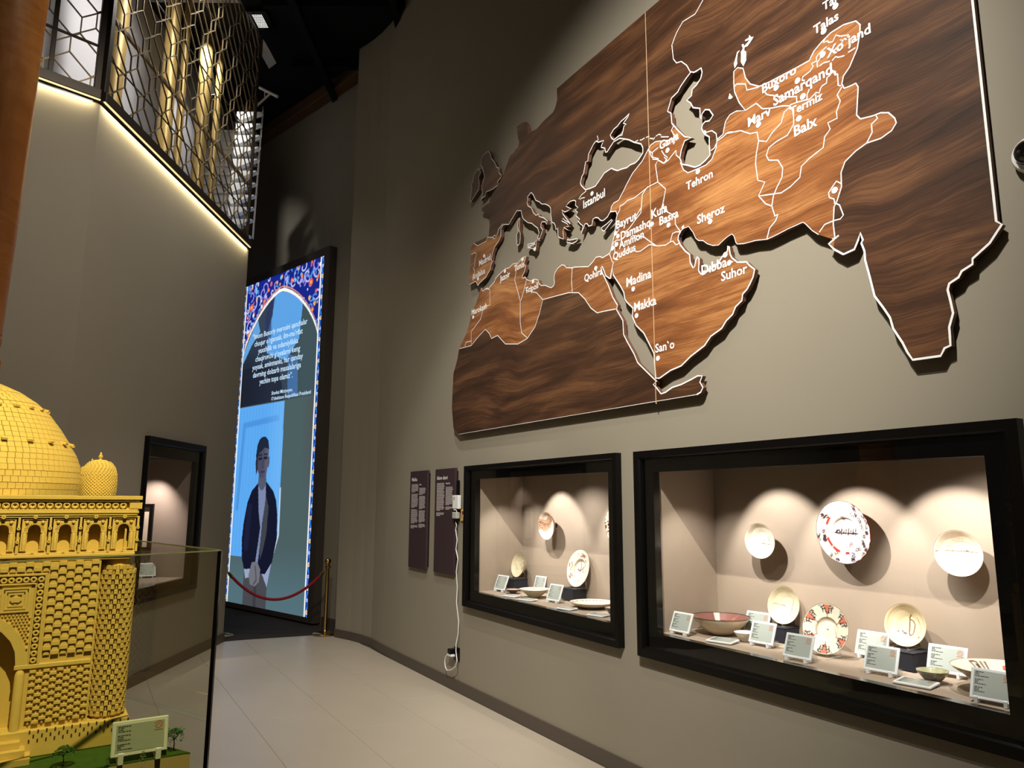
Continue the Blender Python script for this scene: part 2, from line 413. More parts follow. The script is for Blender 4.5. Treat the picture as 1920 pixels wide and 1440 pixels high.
# ================================================================== stair hall above the left wall, behind the lattice
M_HALL = mat('pale_hall_paint', (190, 189, 192), .7, var=.04, scale=1)
hs = MB(); hp_ = [(3.597, 2.115), (5.746, .02), (9.34, .02), (9.34, .95), (11.8, .95), (11.8, 3.5), (3.597, 3.5)]
hs.add([(x, y, 5.02) for x, y in hp_]+[(x, y, 4.86) for x, y in hp_], [tuple(range(7)), tuple(range(13, 6, -1))]+[(i, 7+i, 7+(i+1) % 7, (i+1) % 7) for i in range(7)])
obj('floor_stair_hall', hs, M_RAIL, kind='structure', M=ML)
hw = MB(); hw.add([(4.45,1.32,5.02),(11.8,1.32,5.02),(11.8,1.32,CEIL),(4.45,1.32,CEIL)], [(0,1,2,3)])
hw.add([(11.8,.95,5.02),(11.8,1.32,5.02),(11.8,1.32,CEIL),(11.8,.95,CEIL)], [(3,2,1,0)])
obj('wall_stair_hall', hw, M_HALL, kind='structure', M=ML)
hc = MB(); hc.add([(4.45,.06,8.19),(8.7,.06,8.19),(8.7,1.32,8.19),(4.45,1.32,8.19)], [(3,2,1,0)]); obj('ceiling_stair_hall', hc, M_HALL, kind='structure', M=ML)
def lattice(name, M, x0, x1, z0, z1, parts, label):
    root = thing(name, label, 'screen', M=M @ T((0, 0, z0)))
    W_, H_ = x1-x0, z1-z0; mb = MB()
    hw_, dy_, v_ = .175, .15, .15; row = dy_+v_
    def seg(a, b):
        (ax, az), (bx, bz) = a, b; t0, t1 = 0.0, 1.0
        for p, q in ((-(bx-ax), ax-x0), (bx-ax, x1-ax), (-(bz-az), az-z0), (bz-az, z1-az)):
            if abs(p) < 1e-9:
                if q < 0: return
            else:
                r_ = q/p
                if p < 0: t0 = max(t0, r_)
                else: t1 = min(t1, r_)
        if t0 >= t1-1e-4: return
        p = Vector((ax+(bx-ax)*t0, az+(bz-az)*t0)); q = Vector((ax+(bx-ax)*t1, az+(bz-az)*t1))
        d = (q-p).normalized(); n = Vector((-d.y, d.x))*.0042
        c = [p+n, p-n, q-n, q+n]
        ys = (-.007, .007)
        mb.add([(u.x, ys[0], u.y-z0) for u in c]+[(u.x, ys[1], u.y-z0) for u in c], [(0,1,2,3),(7,6,5,4),(0,4,5,1),(1,5,6,2),(2,6,7,3),(3,7,4,0)])
    for (ox, oz) in ((0, 0), (.112, .105)):
        for j in range(-2, int(H_/row)+3):
            for i in range(-2, int(W_/(2*hw_))+3):
                bx = x0+ox+i*2*hw_+(hw_ if j % 2 else 0); bz = z0+oz+j*row
                seg((bx, bz), (bx+hw_, bz+dy_)); seg((bx, bz), (bx-hw_, bz+dy_)); seg((bx, bz), (bx, bz-v_))
    obj('lattice', mb, M_BRONZE, root)
    for nm, b in parts:
        q = MB(); q.bbox(*b, .003); obj(nm, q, M_RAIL if nm != 'handrail' else M_GOLDR, root)
    return root
M_GOLDR = mat('champagne_metal', (150, 128, 92), .35, .5)
LZ0, LZ1 = 5.13, 8.08
lattice('lattice_screen', ML, 5.80, 9.27, LZ0, LZ1,
        [('post', (5.742, 5.80, -.03, .03, 0, LZ1-LZ0)), ('post', (9.262, 9.285, -.02, .02, -.05, LZ1-LZ0)),
         ('top_rail', (5.75, 9.28, -.015, .015, LZ1-LZ0-.012, LZ1-LZ0+.012)),
         ('handrail', (5.80, 9.27, .02, .05, 5.895-LZ0, 5.935-LZ0)), ('crossbar', (5.80, 9.27, .0, .012, 5.49-LZ0, 5.505-LZ0)),
         ('crossbar', (5.80, 9.27, .0, .012, 6.55-LZ0, 6.565-LZ0)), ('crossbar', (5.80, 9.27, .0, .012, 7.3-LZ0, 7.315-LZ0)),
         ('bottom_rail', (5.735, 9.31, -.055, .03, -.085, 0))],
        'long bronze lattice screen above the niche wall, right of the black corner post')
lattice('lattice_screen', MF, -3.0, -.06, LZ0, LZ1,
        [('post', (-.06, -.012, -.02, .02, 0, LZ1-LZ0)), ('crossbar', (-3, -.06, -.012, .0, 5.52-LZ0, 5.545-LZ0)),
         ('post', (-.40, -.365, -.012, .012, 0, LZ1-LZ0)),
         ('bottom_rail', (-3.0, -.012, -.055, .03, -.085, 0))],
        'short bronze lattice screen beside the carved wooden column at far left')
M_LED = mat('warm_led', (255, 240, 205), .5, emit=(255, 226, 160), estr=.9)
for M, x0, x1, lab in ((ML, 5.74, 9.31, 'warm light strip under the long lattice screen'), (MF, -3.0, -.01, 'warm light strip under the short lattice screen at far left')):
    s_ = MB(); s_.box(x0, x1, -.046, -.030, LZ0-.094, LZ0-.086)
    tag(obj('light_strip', s_, M_LED, M=M), lab, 'light strip')
strip(5.78, 9.3, ML, LZ0-.098, 15); strip(-2.6, -.05, MF, LZ0-.098, 10)
M_CREAMW = mat('white_stair_paint', (228, 226, 222), .5)
def column(x, y, r, lab):
    c = thing('gold_column', lab, 'column', loc=(x, y, 5.02))
    m = MB(); m.lathe([(r, 0), (r, CEIL-5.02)], 20); obj('shaft', m, M_GOLD, c)
    m = MB(); m.lathe([(r*1.25, 0), (r*1.25, .06), (r*1.02, .09), (r*.9, .091)], 20); obj('base', m, M_GOLDR, c)
    m = MB(); m.lathe([(r*.9, CEIL-5.14), (r*1.02, CEIL-5.14), (r*1.2, CEIL-5.08), (r*1.2, CEIL-5.02)], 20); obj('capital', m, M_GOLDR, c)
column(-4.3, 8.36, .085, 'first thick gold column behind the long lattice, from the left')
column(-4.22, 8.56, .045, 'thin gold column beside the first thick one behind the lattice')
column(-4.3, 9.34, .085, 'second thick gold column behind the long lattice, left of the white stairs')
column(-4.18, 9.52, .045, 'thin gold column close in front of the white stairs behind the lattice')
column(-4.50, 11.4, .15, 'thickest gold column at the far end of the lattice, right of the white stairs')
column(-4.28, 7.1, .13, 'gold column behind the short lattice at far left')
# white stairs climbing behind the lattice
st = thing('white_staircase', 'white staircase climbing behind the long lattice between two gold columns', 'stairs', loc=(-4.38, 10.1, 5.02))
for k in range(15):
    m = MB(); m.bbox(-.38, .30, .10*k*.0-.02+.045*k, .30+.045*k, .165*k+.125, .165*k+.165, .004); obj('tread', m, M_CREAMW, st)
    m = MB(); m.box(-.37, .29, .015+.045*k, .03+.045*k, .165*k, .165*k+.126); obj('riser', m, M_CREAMW, st)
m = MB(); m.prism([(-.05, 0), (.25, 0), (.95, 2.5), (.65, 2.5)], -.03, .0, M=Matrix(((0,1,0,-.38),(1,0,0,0),(0,0,1,0),(0,0,0,1)))); obj('stringer', m, M_CREAMW, st)
# stage light hung in the hall
sg = thing('stage_light', 'white stage light hung between the gold columns behind the lattice', 'lamp', loc=(-4.35, 9.7, 7.55))
m = MB(); m.lathe([(.0, -.02), (.075, -.02), (.085, .05), (.085, .26), (.06, .30), (0, .30)], 18, M=Matrix.Rotation(R(55), 4, 'X')); obj('housing', m, M_WHITE, sg)
m = MB(); m.lathe([(0, -.024), (.07, -.024)], 18, M=Matrix.Rotation(R(55), 4, 'X')); obj('lens', m, mat('lit_lens', (255, 255, 255), .3, emit=(255, 248, 235), estr=5), sg)
m = MB(); m.box(-.105, -.095, -.02, .02, -.1, .16); m.box(.095, .105, -.02, .02, -.1, .16); m.box(-.105, .105, -.02, .02, .15, .165); m.box(-.012, .012, -.012, .012, .16, .60); obj('yoke', m, M_BLACK, sg)
# hanging louvre of white tilted slats at the end of the lattice
lv = thing('hanging_louvre', 'white louvre of tilted slats on cords hanging past the end of the lattice', 'louvre', loc=(-3.86, 9.9, 5.3))
m = MB(); m.tube([(.06, 0, 2.46), (.40, -.02, 2.27)], .022, 10); obj('head_bar', m, M_WHITE, lv)
m = MB(); m.tube([(.28, 0, 2.33), (.06, 0, 2.10)], .016, 8); m.tube([(.20, 0, 2.36), (.20, 0, 2.28)], .008, 6); obj('bracket', m, M_WHITE, lv)
slat = MB(); slat.prism([(-.20, -.012), (-.17, -.075), (.155, .060), (.155, .068), (-.20, .068)], -.05, .05, 0)
slat_me = slat.mesh('slat', M_WHITE)
for k in range(10): inst('slat', slat_me, lv, T((.03-.004*(9-k), 0, .30+k*.183)))
inst('slat', slat_me, lv, T((-.02, 0, .06)))
m = MB(); m.tube([(.17, -.045, .1), (.20, -.045, 2.1)], .004, 5); obj('cord', m, M_WHITE, lv)
m = MB(); m.tube([(.15, .045, .1), (.18, .045, 2.1)], .004, 5); obj('cord', m, M_WHITE, lv)
# bright soffit end and perforated ceiling vent by the lattice's top corner
m = MB(); m.prism([(0, 0), (.10, .09), (.0, .26)], 0, .3); tag(obj('soffit_bracket', m, mat('pale_soffit', (226, 226, 224), .6), M=T((-3.5, 9.27, 7.82))), 'white three-cornered soffit bracket at the top far corner of the lattice', 'bracket')
vt = thing('ceiling_vent', 'small black ceiling vent with lit holes above the lattice end', 'vent', loc=tuple(on_floor(488, 40, 8.17)))
m = MB(); m.box(-.14, .14, -.2, .2, 0, .04); obj('plate', m, M_BLACK, vt)
m = MB()
for i in range(7):
    for j in range(10): m.lathe([(0, -.002), (.006, -.002)], 8, M=T((-.06+i*.02, -.13+j*.028, 0)))
o = obj('lit_hole', m, mat('lit_hole', (255, 255, 255), .5, emit=(255, 250, 240), estr=.8), vt); o['kind'] = 'stuff'
# carved wooden column at the left edge of the view
WOODC = wood_mat('column_elm', (150, 92, 40), (190, 124, 58), (214, 152, 84), stretch=.12, scale=7, rough=.45)
cc = thing('carved_column', 'tall tapering carved wooden column at the far left edge', 'column', loc=(-2.725, 3.50, 0))
m = MB(); m.lathe([(.175, 2.52), (.190, 3.2), (.205, 4.4), (.20, 6.0), (.185, CEIL)], 40); obj('shaft', m, WOODC, cc)
prof = [(.30, .30), (.30, .42), (.24, .50), (.22, .9), (.235, 1.5), (.20, 2.0), (.150, 2.18), (.165, 2.20), (.165, 2.235), (.152, 2.24), (.152, 2.252), (.17, 2.262), (.17, 2.29), (.155, 2.296), (.155, 2.31), (.175, 2.325), (.178, 2.40), (.165, 2.45), (.175, 2.47), (.178, 2.50), (.17, 2.52)]
m = MB(); m.lathe(prof, 40); obj('vase', m, WOODC, cc, angle=.4)
m = MB(); m.bbox(-.34, .34, -.34, .34, 0, .30, .02); obj('plinth', m, M_SKIRT, cc)
rp = MB()
for k in range(36):
    a = 2*PI*k/36; rp.bbox(-.008, .008, .166, .184, 2.335, 2.395, .003, M=Matrix.Rotation(a, 4, 'Z'))
obj('carving', rp, WOODC, cc)
# ================================================================== the wooden wall map
MAPY, MAPT = -.054, .030            # front face and thickness of the boards, on stand-offs
REG = dict(A=(840,0,.291667), B=(1360,0,.291667), C=(840,400,.291667), D=(1360,380,.291667), E1=(870,340,1/12), E2=(1030,340,1/12), E3=(870,440,1/12),
           E4=(1030,440,1/12), E5=(870,220,1/12), E6=(1080,210,1/9), E7=(1220,110,.15968), E8=(1130,370,.104167), G1=(1260,400,.104167),
           G2=(1360,30,1/12), G3=(1500,20,.104167), G4=(1400,110,.104167), P=(0,0,1))
def pick(s):
    """'A 700,590 702,640 E5 ...' -> points (x, z) on the map's front face"""
    out = []; reg = None
    for tk in s.split():
        if ',' not in tk: reg = REG[tk]; continue
        a, b = tk.split(','); p = on_plane(reg[0]+float(a)*reg[2], reg[1]+float(b)*reg[2], MR, MAPY)
        out.append((p.x, p.z))
    return out
XR, ZT, ZB = -1.409, 5.03, 2.335
coast = pick('''A 700,590 702,640 690,690 675,722 650,745 612,780 E5 1640,260 1500,330 1440,390 1430,180 1380,100 1310,120 1190,210 1200,350 1220,480
1245,560 1215,680 1150,730 1120,800 1040,860 1000,950 960,1080 920,1180 870,1330 E1 780,60 760,110 690,200 640,290 580,400 575,480 490,530 400,610 410,680 520,700
560,790 570,880 575,1000 560,1200 540,1240 440,1290 320,1350 220,1390 190,1430 E3 150,300 155,400 150,640 130,800 125,960 130,1120 200,1085 270,1050
315,1145 360,1080 500,950 530,890 590,790 600,710 640,610 615,560 640,430 690,280 780,150 830,40 E1 830,1190 830,1080 880,985 930,965 1010,970 1060,880 1190,660
1290,660 1310,780 1340,850 1440,930 1530,945 1590,1000 1660,1050 1690,1150 1660,1290 1705,1290 1745,1180 1775,1090 1730,1030 1735,960 1760,910 1835,910
1862,965 1880,890 1800,825 1690,790 1680,740 1620,765 1560,700 1520,600 1440,550 1420,480 1440,430 1430,350 1510,250 1560,300 1620,430 1700,460 1750,510
1830,510 1915,550 E2 30,600 40,780 60,920 110,940 140,1000 150,1090 190,1050 200,1240 240,1270 320,1300 310,1120 330,1040 430,1105 330,1030 440,1020 400,950 280,890
310,830 350,880 430,920 475,960 380,830 310,740 280,640 350,690 400,670 490,620 375,560 430,490 470,450 560,425 600,450 590,540 650,590 590,650 640,700 600,770 690,860 650,890 700,960
760,1000 720,1180 770,1060 800,960 850,950 890,1010 960,990 985,850 1040,815 1100,820 1160,880 1210,885 1310,800 1370,690 1500,670 1530,750 1510,830 1495,1000
1480,1150 1450,1280 1420,1400 E4 1410,250 1380,380 1350,430 1250,490 1200,520 1140,490 1050,510 990,600 880,720 560,730 520,750 390,740 340,690 280,680
190,760 130,850 110,960 120,1100 90,1160 40,1195 0,1180 E3 1830,1140 1740,1145 1690,1100 1670,1020 1580,1000 1500,1045 1410,1010 1370,950 1330,990
1310,940 1360,840 1390,720 1350,650 1400,490 1340,510 1290,540 1220,640 1100,660 1020,745 930,770 820,870 710,990 690,1060 600,1150 560,1210 520,1200
420,1270 390,1200 345,1320 310,1440 C 180,580 150,640 140,700 120,770 90,830 70,880 60,940 35,1030 30,1130 25,1250 35,1380 70,1420 1600,1165 1625,1150 1640,1120 1620,1085
1635,1045 1605,1045 1560,1070 1500,1100 1440,1120 1400,1150 1370,1160 1340,1120 1320,1100 1343,1080 1310,1050 1220,960 1195,900 1150,820 1130,780 1125,690
1085,620 1090,590 1060,540 1030,460 E4 1190,850 1165,740 1190,710 1240,830 1270,920 1355,985 1380,985 1420,760 1440,900 1500,1000 1600,1150 1680,1300 1700,1440 C 1150,570
1190,610 1185,660 1210,720 1260,770 1290,830 1325,900 1330,980 1337,1060 1360,1060 1430,1010 1500,980 1560,920 1650,850 1690,790 1760,740 1790,690 1830,650 1850,600
1890,560 1895,520 1930,480 G1 1350,1370 1400,1280 1460,1150 1490,1010 1400,940 1340,875 1180,880 1080,800 1050,740 1030,600 1008,590 1000,680 900,790 850,870 760,960
560,1080 520,1090 480,1030 490,900 490,820 455,785 430,850 410,960 380,980 330,880 320,740 240,680 160,580 110,470 120,400 160,320 210,270 300,235 380,340
430,450 480,490 560,490 640,550 740,580 840,570 900,510 1000,420 1080,370 1120,410 1150,520 1180,555 1300,545 1500,490 1720,465 1900,380 D 400,170 500,125
520,140 560,180 600,205 690,235 730,210 665,265 700,300 760,332 830,300 855,240 868,195 885,240 875,260 895,310 900,370 930,480 960,600 1020,680 1060,740
1080,810 1140,900 1170,960 1205,1010 1385,985 1410,935 1448,918 1445,870 1440,800 1465,710 1450,640 1430,560 1440,520 1500,480 1520,440 1590,395
1590,360 1700,260 1778,140''')
outer = coast + [(XR, coast[-1][1]+.02), (XR, ZT), (coast[0][0], ZT)]
black = pick('''E6 160,1310 90,1240 75,1200 100,1090 130,1040 165,840 200,830 215,710 260,620 300,540 340,490 380,510 470,480 430,570 430,600 490,610 500,680 530,670 580,590
640,500 740,445 820,455 900,470 980,510 1100,540 1130,600 1130,690 1060,800 1000,860 920,890 860,940 780,960 700,990 640,970 600,950 480,1030 420,1120 330,1250 240,1290''')
azov = pick('E6 900,30 830,100 760,160 700,240 640,290 580,390 600,440 640,470 690,430 730,400 780,390 800,300 810,240 850,210 800,190 830,150 880,80')
caspian = pick('''E7 475,155 415,235 350,330 320,390 245,465 200,620 240,640 250,760 330,850 400,915 480,930 400,965 360,1080 345,1170 370,1240 430,1250 520,1275 580,1250 640,1200
700,1130 690,1020 690,920 640,890 620,860 600,820 610,775 640,740 690,730 735,665 690,600 640,600 603,650 597,705 582,690 580,585 500,575 470,520 425,490 480,435 490,360 540,310
590,230 605,160 595,110 540,145 510,160''')
isl = {'british island': '''E5 550,760 600,830 620,930 690,1010 740,1130 790,1140 790,1250 840,1300 830,1360 E1 760,0 760,90 640,180 500,240 480,330 420,370 375,430 400,400 420,280 410,200
400,100 E5 440,1440 470,1340 440,1230 420,1130 380,1070 400,920 450,840 500,800''',
 'irish island': 'E5 340,1160 380,1240 330,1350 340,1440 E1 345,60 330,190 270,280 160,460 140,430 160,300 180,170 170,60 200,20 E5 210,1400 240,1270 300,1185',
 'narrow western island': 'E1 1260,820 1250,950 1240,1090 1272,1180 1265,1300 1255,1400 E3 1215,245 1195,215 1190,100 E1 1185,1200 1222,1130 1205,1000 1225,870',
 'three-cornered island': 'E3 1640,130 1620,260 1610,360 1560,320 1440,280 1430,220 1500,200 1570,190',
 'long southern island': 'E4 400,115 460,125 620,90 640,110 600,160 510,200 450,180 400,180',
 'eastern island': 'E2 1180,1040 1290,960 1400,860 1425,880 1340,990 1240,1120 1190,1100'}
south = 'C 75,870 150,850 190,800 240,745 265,770 280,805 320,785 370,840 450,840 510,805 560,730 590,640 610,555 700,530 780,510 840,510 880,550 920,610 960,640 1000,630 1080,615'
east = '''D 705,222 695,137 B 695,1440 700,1330 720,1290 748,1200 745,1110 770,1040 840,970 910,920 1000,890 1070,840 1100,790 1090,760 1050,725 1000,725 950,745 870,765 845,740 850,650 855,560
840,535 800,555 765,568 750,540 760,490 800,430 850,310 865,220 868,160 840,135 760,160 680,210 620,270 570,330 540,390 450,440 240,550 215,555 160,540 130,500 115,440 80,435 55,460 55,530 60,590
90,660 130,710 70,715 E7 1000,620 930,660 880,740 850,890 780,950'''
strip_ = 'E7 780,950 770,1050 720,1180 650,1250 540,1300 440,1340 390,1310 350,1220'
nw = 'E7 270,790 245,840 270,890 A 1470,880 1430,900 1340,910 E6 1330,510 1260,560 1200,670 1120,830 960,1030 830,1270 E2 1740,80 1560,430 1450,490 1400,570 1380,680'
terr1 = pick('C 50,885 ' + south) + pick('P 1168,588 1200,660 1228,717 1240,722 1330,700 1450,640 1450,600 1560,480') + pick(east) + pick(strip_)[1:] + pick('E7 430,1100 450,950 330,830') + pick(nw) \
    + pick('P 1143,404 1135,430 1135,462 1100,470 1060,480 1010,492 988,478 972,486 948,495 900,543 850,570')
terr2 = pick('E3 100,330 220,190 310,250 500,150 540,40 E1 680,1300 760,1240 830,1190 P 950,450 948,480 925,520 900,542 870,545')
# constrained triangulation of board, seas and the lighter territory together
V2, E2_ = [], []
def loop(pts):
    o = len(V2); n = len(pts); V2.extend(Vector(p) for p in pts); E2_.extend((o+i, o+(i+1) % n) for i in range(n))
SEAMX = pick('P 1212,35 1224,600'); SX = sum(p[0] for p in SEAMX)/2
for L_ in (outer, black, azov, caspian, terr1, terr2): loop(L_)
V2.extend((Vector((SX, ZB-.2)), Vector((SX, ZT+.2)))); E2_.append((len(V2)-2, len(V2)-1))
cv, ce, cf = geometry.delaunay_2d_cdt(V2, E2_, [], 0, 1e-5)[:3]
def inside(p, poly):
    x, y = p; c = False; n = len(poly); j = n-1
    for i in range(n):
        xi, yi = poly[i]; xj, yj = poly[j]
        if (yi > y) != (yj > y) and x < (xj-xi)*(y-yi)/(yj-yi)+xi: c = not c
        j = i
    return c
M_WOODD = wood_mat('dark_walnut', (36, 23, 15), (70, 45, 30), (108, 73, 47), scale=.8, stretch=7, swirl=1.3)
M_WOODL = wood_mat('light_walnut', (76, 43, 23), (136, 84, 46), (186, 132, 80), scale=.8, stretch=7, swirl=1.6)
M_EDGE = mat('sawn_walnut_edge', (104, 70, 54), .6, var=.3, scale=30)
wm = thing('wall_map', 'large wooden relief map in two boards with white city names on the right wall', 'map', M=MR)
groups = {}
for f in cf:
    c = sum((cv[i] for i in f), Vector((0, 0)))/len(f)
    if not inside(c, outer) or any(inside(c, h) for h in (black, azov, caspian)): continue
    groups.setdefault((c.x > SX, inside(c, terr1) or inside(c, terr2)), []).append(f)
kept = [f for g in groups.values() for f in g]; ecount = {}
for f in kept:
    for i in range(len(f)):
        k = tuple(sorted((f[i], f[(i+1) % len(f)]))); ecount[k] = ecount.get(k, 0)+1
for (right, terr), fs in groups.items():
    mb = MB(); idx = {}
    def vid(i, back=False):
        k = (i, back)
        if k not in idx:
            p = cv[i]; x = p.x
            if abs(x-SX) < 1e-4: x += .0015 if right else -.0015
            idx[k] = len(mb.v); mb.v.append((x, MAPY+(MAPT if back else 0), p.y))
        return idx[k]
    for f in fs:
        a, b, c = [cv[i] for i in f[:3]]
        if (b.x-a.x)*(c.y-a.y)-(b.y-a.y)*(c.x-a.x) < 0: f = f[::-1]
        mb.f.append([vid(i) for i in f]); mb.m.append(0); mb.sm.append(False)
        mb.f.append([vid(i, True) for i in f][::-1]); mb.m.append(1); mb.sm.append(False)
        for i in range(len(f)):
            a, b = f[i], f[(i+1) % len(f)]
            if ecount[tuple(sorted((a, b)))] == 1 or abs(cv[a].x-SX)+abs(cv[b].x-SX) < 2e-4:
                mb.f.append([vid(a), vid(a, True), vid(b, True), vid(b)]); mb.m.append(1); mb.sm.append(False)
    obj('territory_panel' if terr else 'board_panel', mb, [M_WOODL if terr else M_WOODD, M_EDGE], wm, label=('lighter' if terr else 'darker')+' walnut of the '+('right' if right else 'left')+' board')
for k, s in isl.items():
    p = pick(s); m = MB(); m.prism([(x, z) for x, z in p], MAPY, MAPY+MAPT)
    ar = sum(p[i][0]*p[(i+1) % len(p)][1]-p[(i+1) % len(p)][0]*p[i][1] for i in range(len(p)))
    o = obj('island', m, M_WOODD, wm, label='loose '+k+' cut from walnut')
    e = MB(); ribbon(e, p, .006, MAPY-.0012, closed=True); obj('edge_line', e, M_PAINTW, o)
m = MB(); m.box(SX-.0022, SX+.0022, MAPY-.0015, MAPY+.004, pick('P 1232,757')[0][1], ZT); obj('seam_strip', m, mat('pale_seam', (206, 176, 138), .5), wm)
# white painted edges of the cut-out coast (the plain top and Atlantic edges stay bare)
def sub(a, b): return coast[a:b]
cl_m = MB(); n_c = len(coast)
i_sw = min(range(n_c), key=lambda i: (coast[i][0]-pick('C 70,1420')[0][0])**2+(coast[i][1]-pick('C 70,1420')[0][1])**2)
i_g = min(range(n_c), key=lambda i: (coast[i][0]-pick('E3 130,1120')[0][0])**2+(coast[i][1]-pick('E3 130,1120')[0][1])**2)
i_m = min(range(n_c), key=lambda i: (coast[i][0]-pick('E3 390,1200')[0][0])**2+(coast[i][1]-pick('E3 390,1200')[0][1])**2)
i_ir = min(range(n_c), key=lambda i: (coast[i][0]-pick('G1 160,320')[0][0])**2+(coast[i][1]-pick('G1 160,320')[0][1])**2)
i_in = min(range(n_c), key=lambda i: (coast[i][0]-pick('D 690,235')[0][0])**2+(coast[i][1]-pick('D 690,235')[0][1])**2)
EY = MAPY-.0012
ribbon(cl_m, coast[i_g:i_m+1], .0065, EY); ribbon(cl_m, coast[i_sw+1:i_ir+1], .0085, EY); ribbon(cl_m, coast[i_ir:i_in], .004, EY)
ribbon(cl_m, coast[i_in:]+[(XR, coast[-1][1]+.02), (XR, ZT)], .010, EY); ribbon(cl_m, coast[i_sw:i_sw+2], .003, EY)
for h in (black, azov, caspian): ribbon(cl_m, h, .008, EY, closed=True)
obj('coast_line', cl_m, M_PAINTW, wm)
LINES = [south, east, strip_, nw, 'A 1640,0 1590,90 1510,140 1470,210 1440,290 1450,380 1470,405 1500,395 1535,420 1560,465',
 'E6 990,510 1050,475', 'E6 1080,475 1110,470 1160,440', 'E6 1185,430 1240,410', 'E6 1250,445 1300,450', 'E6 1300,470 1335,430', 'E6 1350,410 1400,375 1440,390', 'A 1370,880 1420,880',
 'E7 640,870 720,845 770,880 780,950', 'E7 710,1080 750,1050 770,1000',
 'B 130,710 200,665 240,700 300,695 360,682 415,680 G4 790,830 900,790 1060,745 1100,740 1150,720 1250,610 1310,620 1330,540 1360,490 1440,440 1450,340 1490,310 1560,230 1600,300 1640,280 1650,480 1700,490',
 'B 0,860 100,840 160,860 205,850 215,905 200,990 195,1050 210,1160 255,1170 215,1260 260,1310 300,1325 320,1390 D 340,75 325,115 285,165 268,235', 'D 320,85 340,75', 'E7 780,970 850,920 910,865 1000,860',
 'B 215,905 265,910 305,850 360,790 380,720 415,690', 'B 415,680 440,720 440,800 400,870 330,910 280,950 265,1000 280,1030 340,1030 370,1080 365,1140 330,1210 310,1260 300,1325',
 'B 750,560 720,610 740,650 715,720 720,760 660,790 675,830 640,880 630,950 590,980 540,1020 490,1070 480,1140 420,1200 360,1240 220,1260',
 'B 970,745 980,760 940,800 945,850 910,920', 'B 745,1180 715,1165 690,1200 665,1240 670,1270 700,1280 705,1310', 'D 700,0 735,15 760,80 740,105 700,115 640,140 605,190', 'B 55,560 75,540 130,540 140,580 215,560',
 'G4 320,590 370,650 520,670 600,690 800,690 900,680 905,790', 'G4 1050,390 1000,390 1010,330 1140,230 1200,140 1170,90 1270,40', 'G4 1130,550 1090,650 1090,740', 'G3 320,1020 310,940 350,880 400,820', 'G3 350,1000 430,940 540,910',
 'G3 580,900 640,830 700,840 800,810', 'G3 870,750 1000,670', 'G3 300,900 300,840 330,790 480,650', 'G3 470,480 420,575 500,545 520,575 590,560 650,440 720,460 880,440 850,480', 'G3 730,530 780,530 730,620 580,740',
 'G3 580,1080 640,1100 650,1160 680,1130',
 'E6 1210,640 1290,690 1300,800 1390,800', 'E6 1390,600 1290,680', 'A 1290,960 1310,1010 1355,1020 1335,1060 1350,1170 1400,1215 1390,1270 1380,1320', 'E8 1110,0 1080,150 1160,260 1250,310 1310,380 1310,480 1345,540 1400,610',
 'E7 300,1080 300,1130 345,1170', 'E7 300,1075 210,1190 160,1230 90,1190', 'E7 130,1080 160,1130 200,1160 170,1210', 'A 1350,1030 1385,1050 1410,1030 1390,1010',
 'E2 1530,750 1590,640 1590,560 1680,510 1760,430 1920,370 A 1240,1240 1290,1200 1350,1170', 'E8 710,0 690,280 620,370 480,560 390,640', 'A 1285,1200 1250,1250 1245,1330 1200,1410',
 'E8 1400,620 1330,620 1260,650 1220,800 1140,860 970,875 860,800 740,710 550,690 500,720', 'E8 970,875 870,850 830,860 680,970 620,980 560,950', 'E8 1220,800 1270,790 1320,855 1380,830',
 'E8 300,570 260,640', 'E8 320,770 240,770 220,860 220,1020', 'E8 250,770 195,820 190,900', 'E8 200,1160 170,1280 140,1440', 'E8 120,1000 180,1170',
 'C 150,840 150,760 210,680 230,600 270,590 270,490 240,485', 'C 445,330 430,430 465,560 465,700 475,770 510,800', 'C 470,560 490,490 505,430', 'C 500,495 570,510 610,555', 'C 800,345 795,430 800,505', 'C 110,855 115,830 150,820',
 'E3 165,440 250,400 290,440 250,560 240,720 210,740 240,810 220,1050', 'E3 220,190 310,250 500,150 540,40', 'E1 540,1260 640,1260 690,1300 730,1240 690,1210 650,1260', 'E1 740,1220 780,1080 880,950',
 'E2 830,220 720,310 665,400', 'E2 690,415 720,380 800,365', 'E6 160,1310 170,1340', 'G1 550,1040 700,1040', 'G1 1045,880 1100,870', 'E6 360,400 380,470 345,495']
for s in LINES:
    b = MB(); ribbon(b, pick(s), .0062, MAPY-.0014); obj('border_line', b, M_PAINTW, wm)
for s in ('G2 540,430 590,480 640,465 560,600 500,680 430,710 425,780 470,800 470,1000 410,1130 350,1040 360,900 350,810 400,740 370,650 410,630 425,680 500,600 560,530 450,570 450,540 530,490',
          'G2 340,765 320,790 280,850 260,1000 270,1080 215,1180 195,1080 240,930 270,810', 'B 20,635 28,600 48,625 35,637', 'G1 175,280 180,240 215,205 215,270', 'E7 620,860 640,840 660,870 640,890'):
    b = MB(); b.prism(pick(s), MAPY-.0016, MAPY+.004); obj('white_lake', b, M_PAINTW, wm)
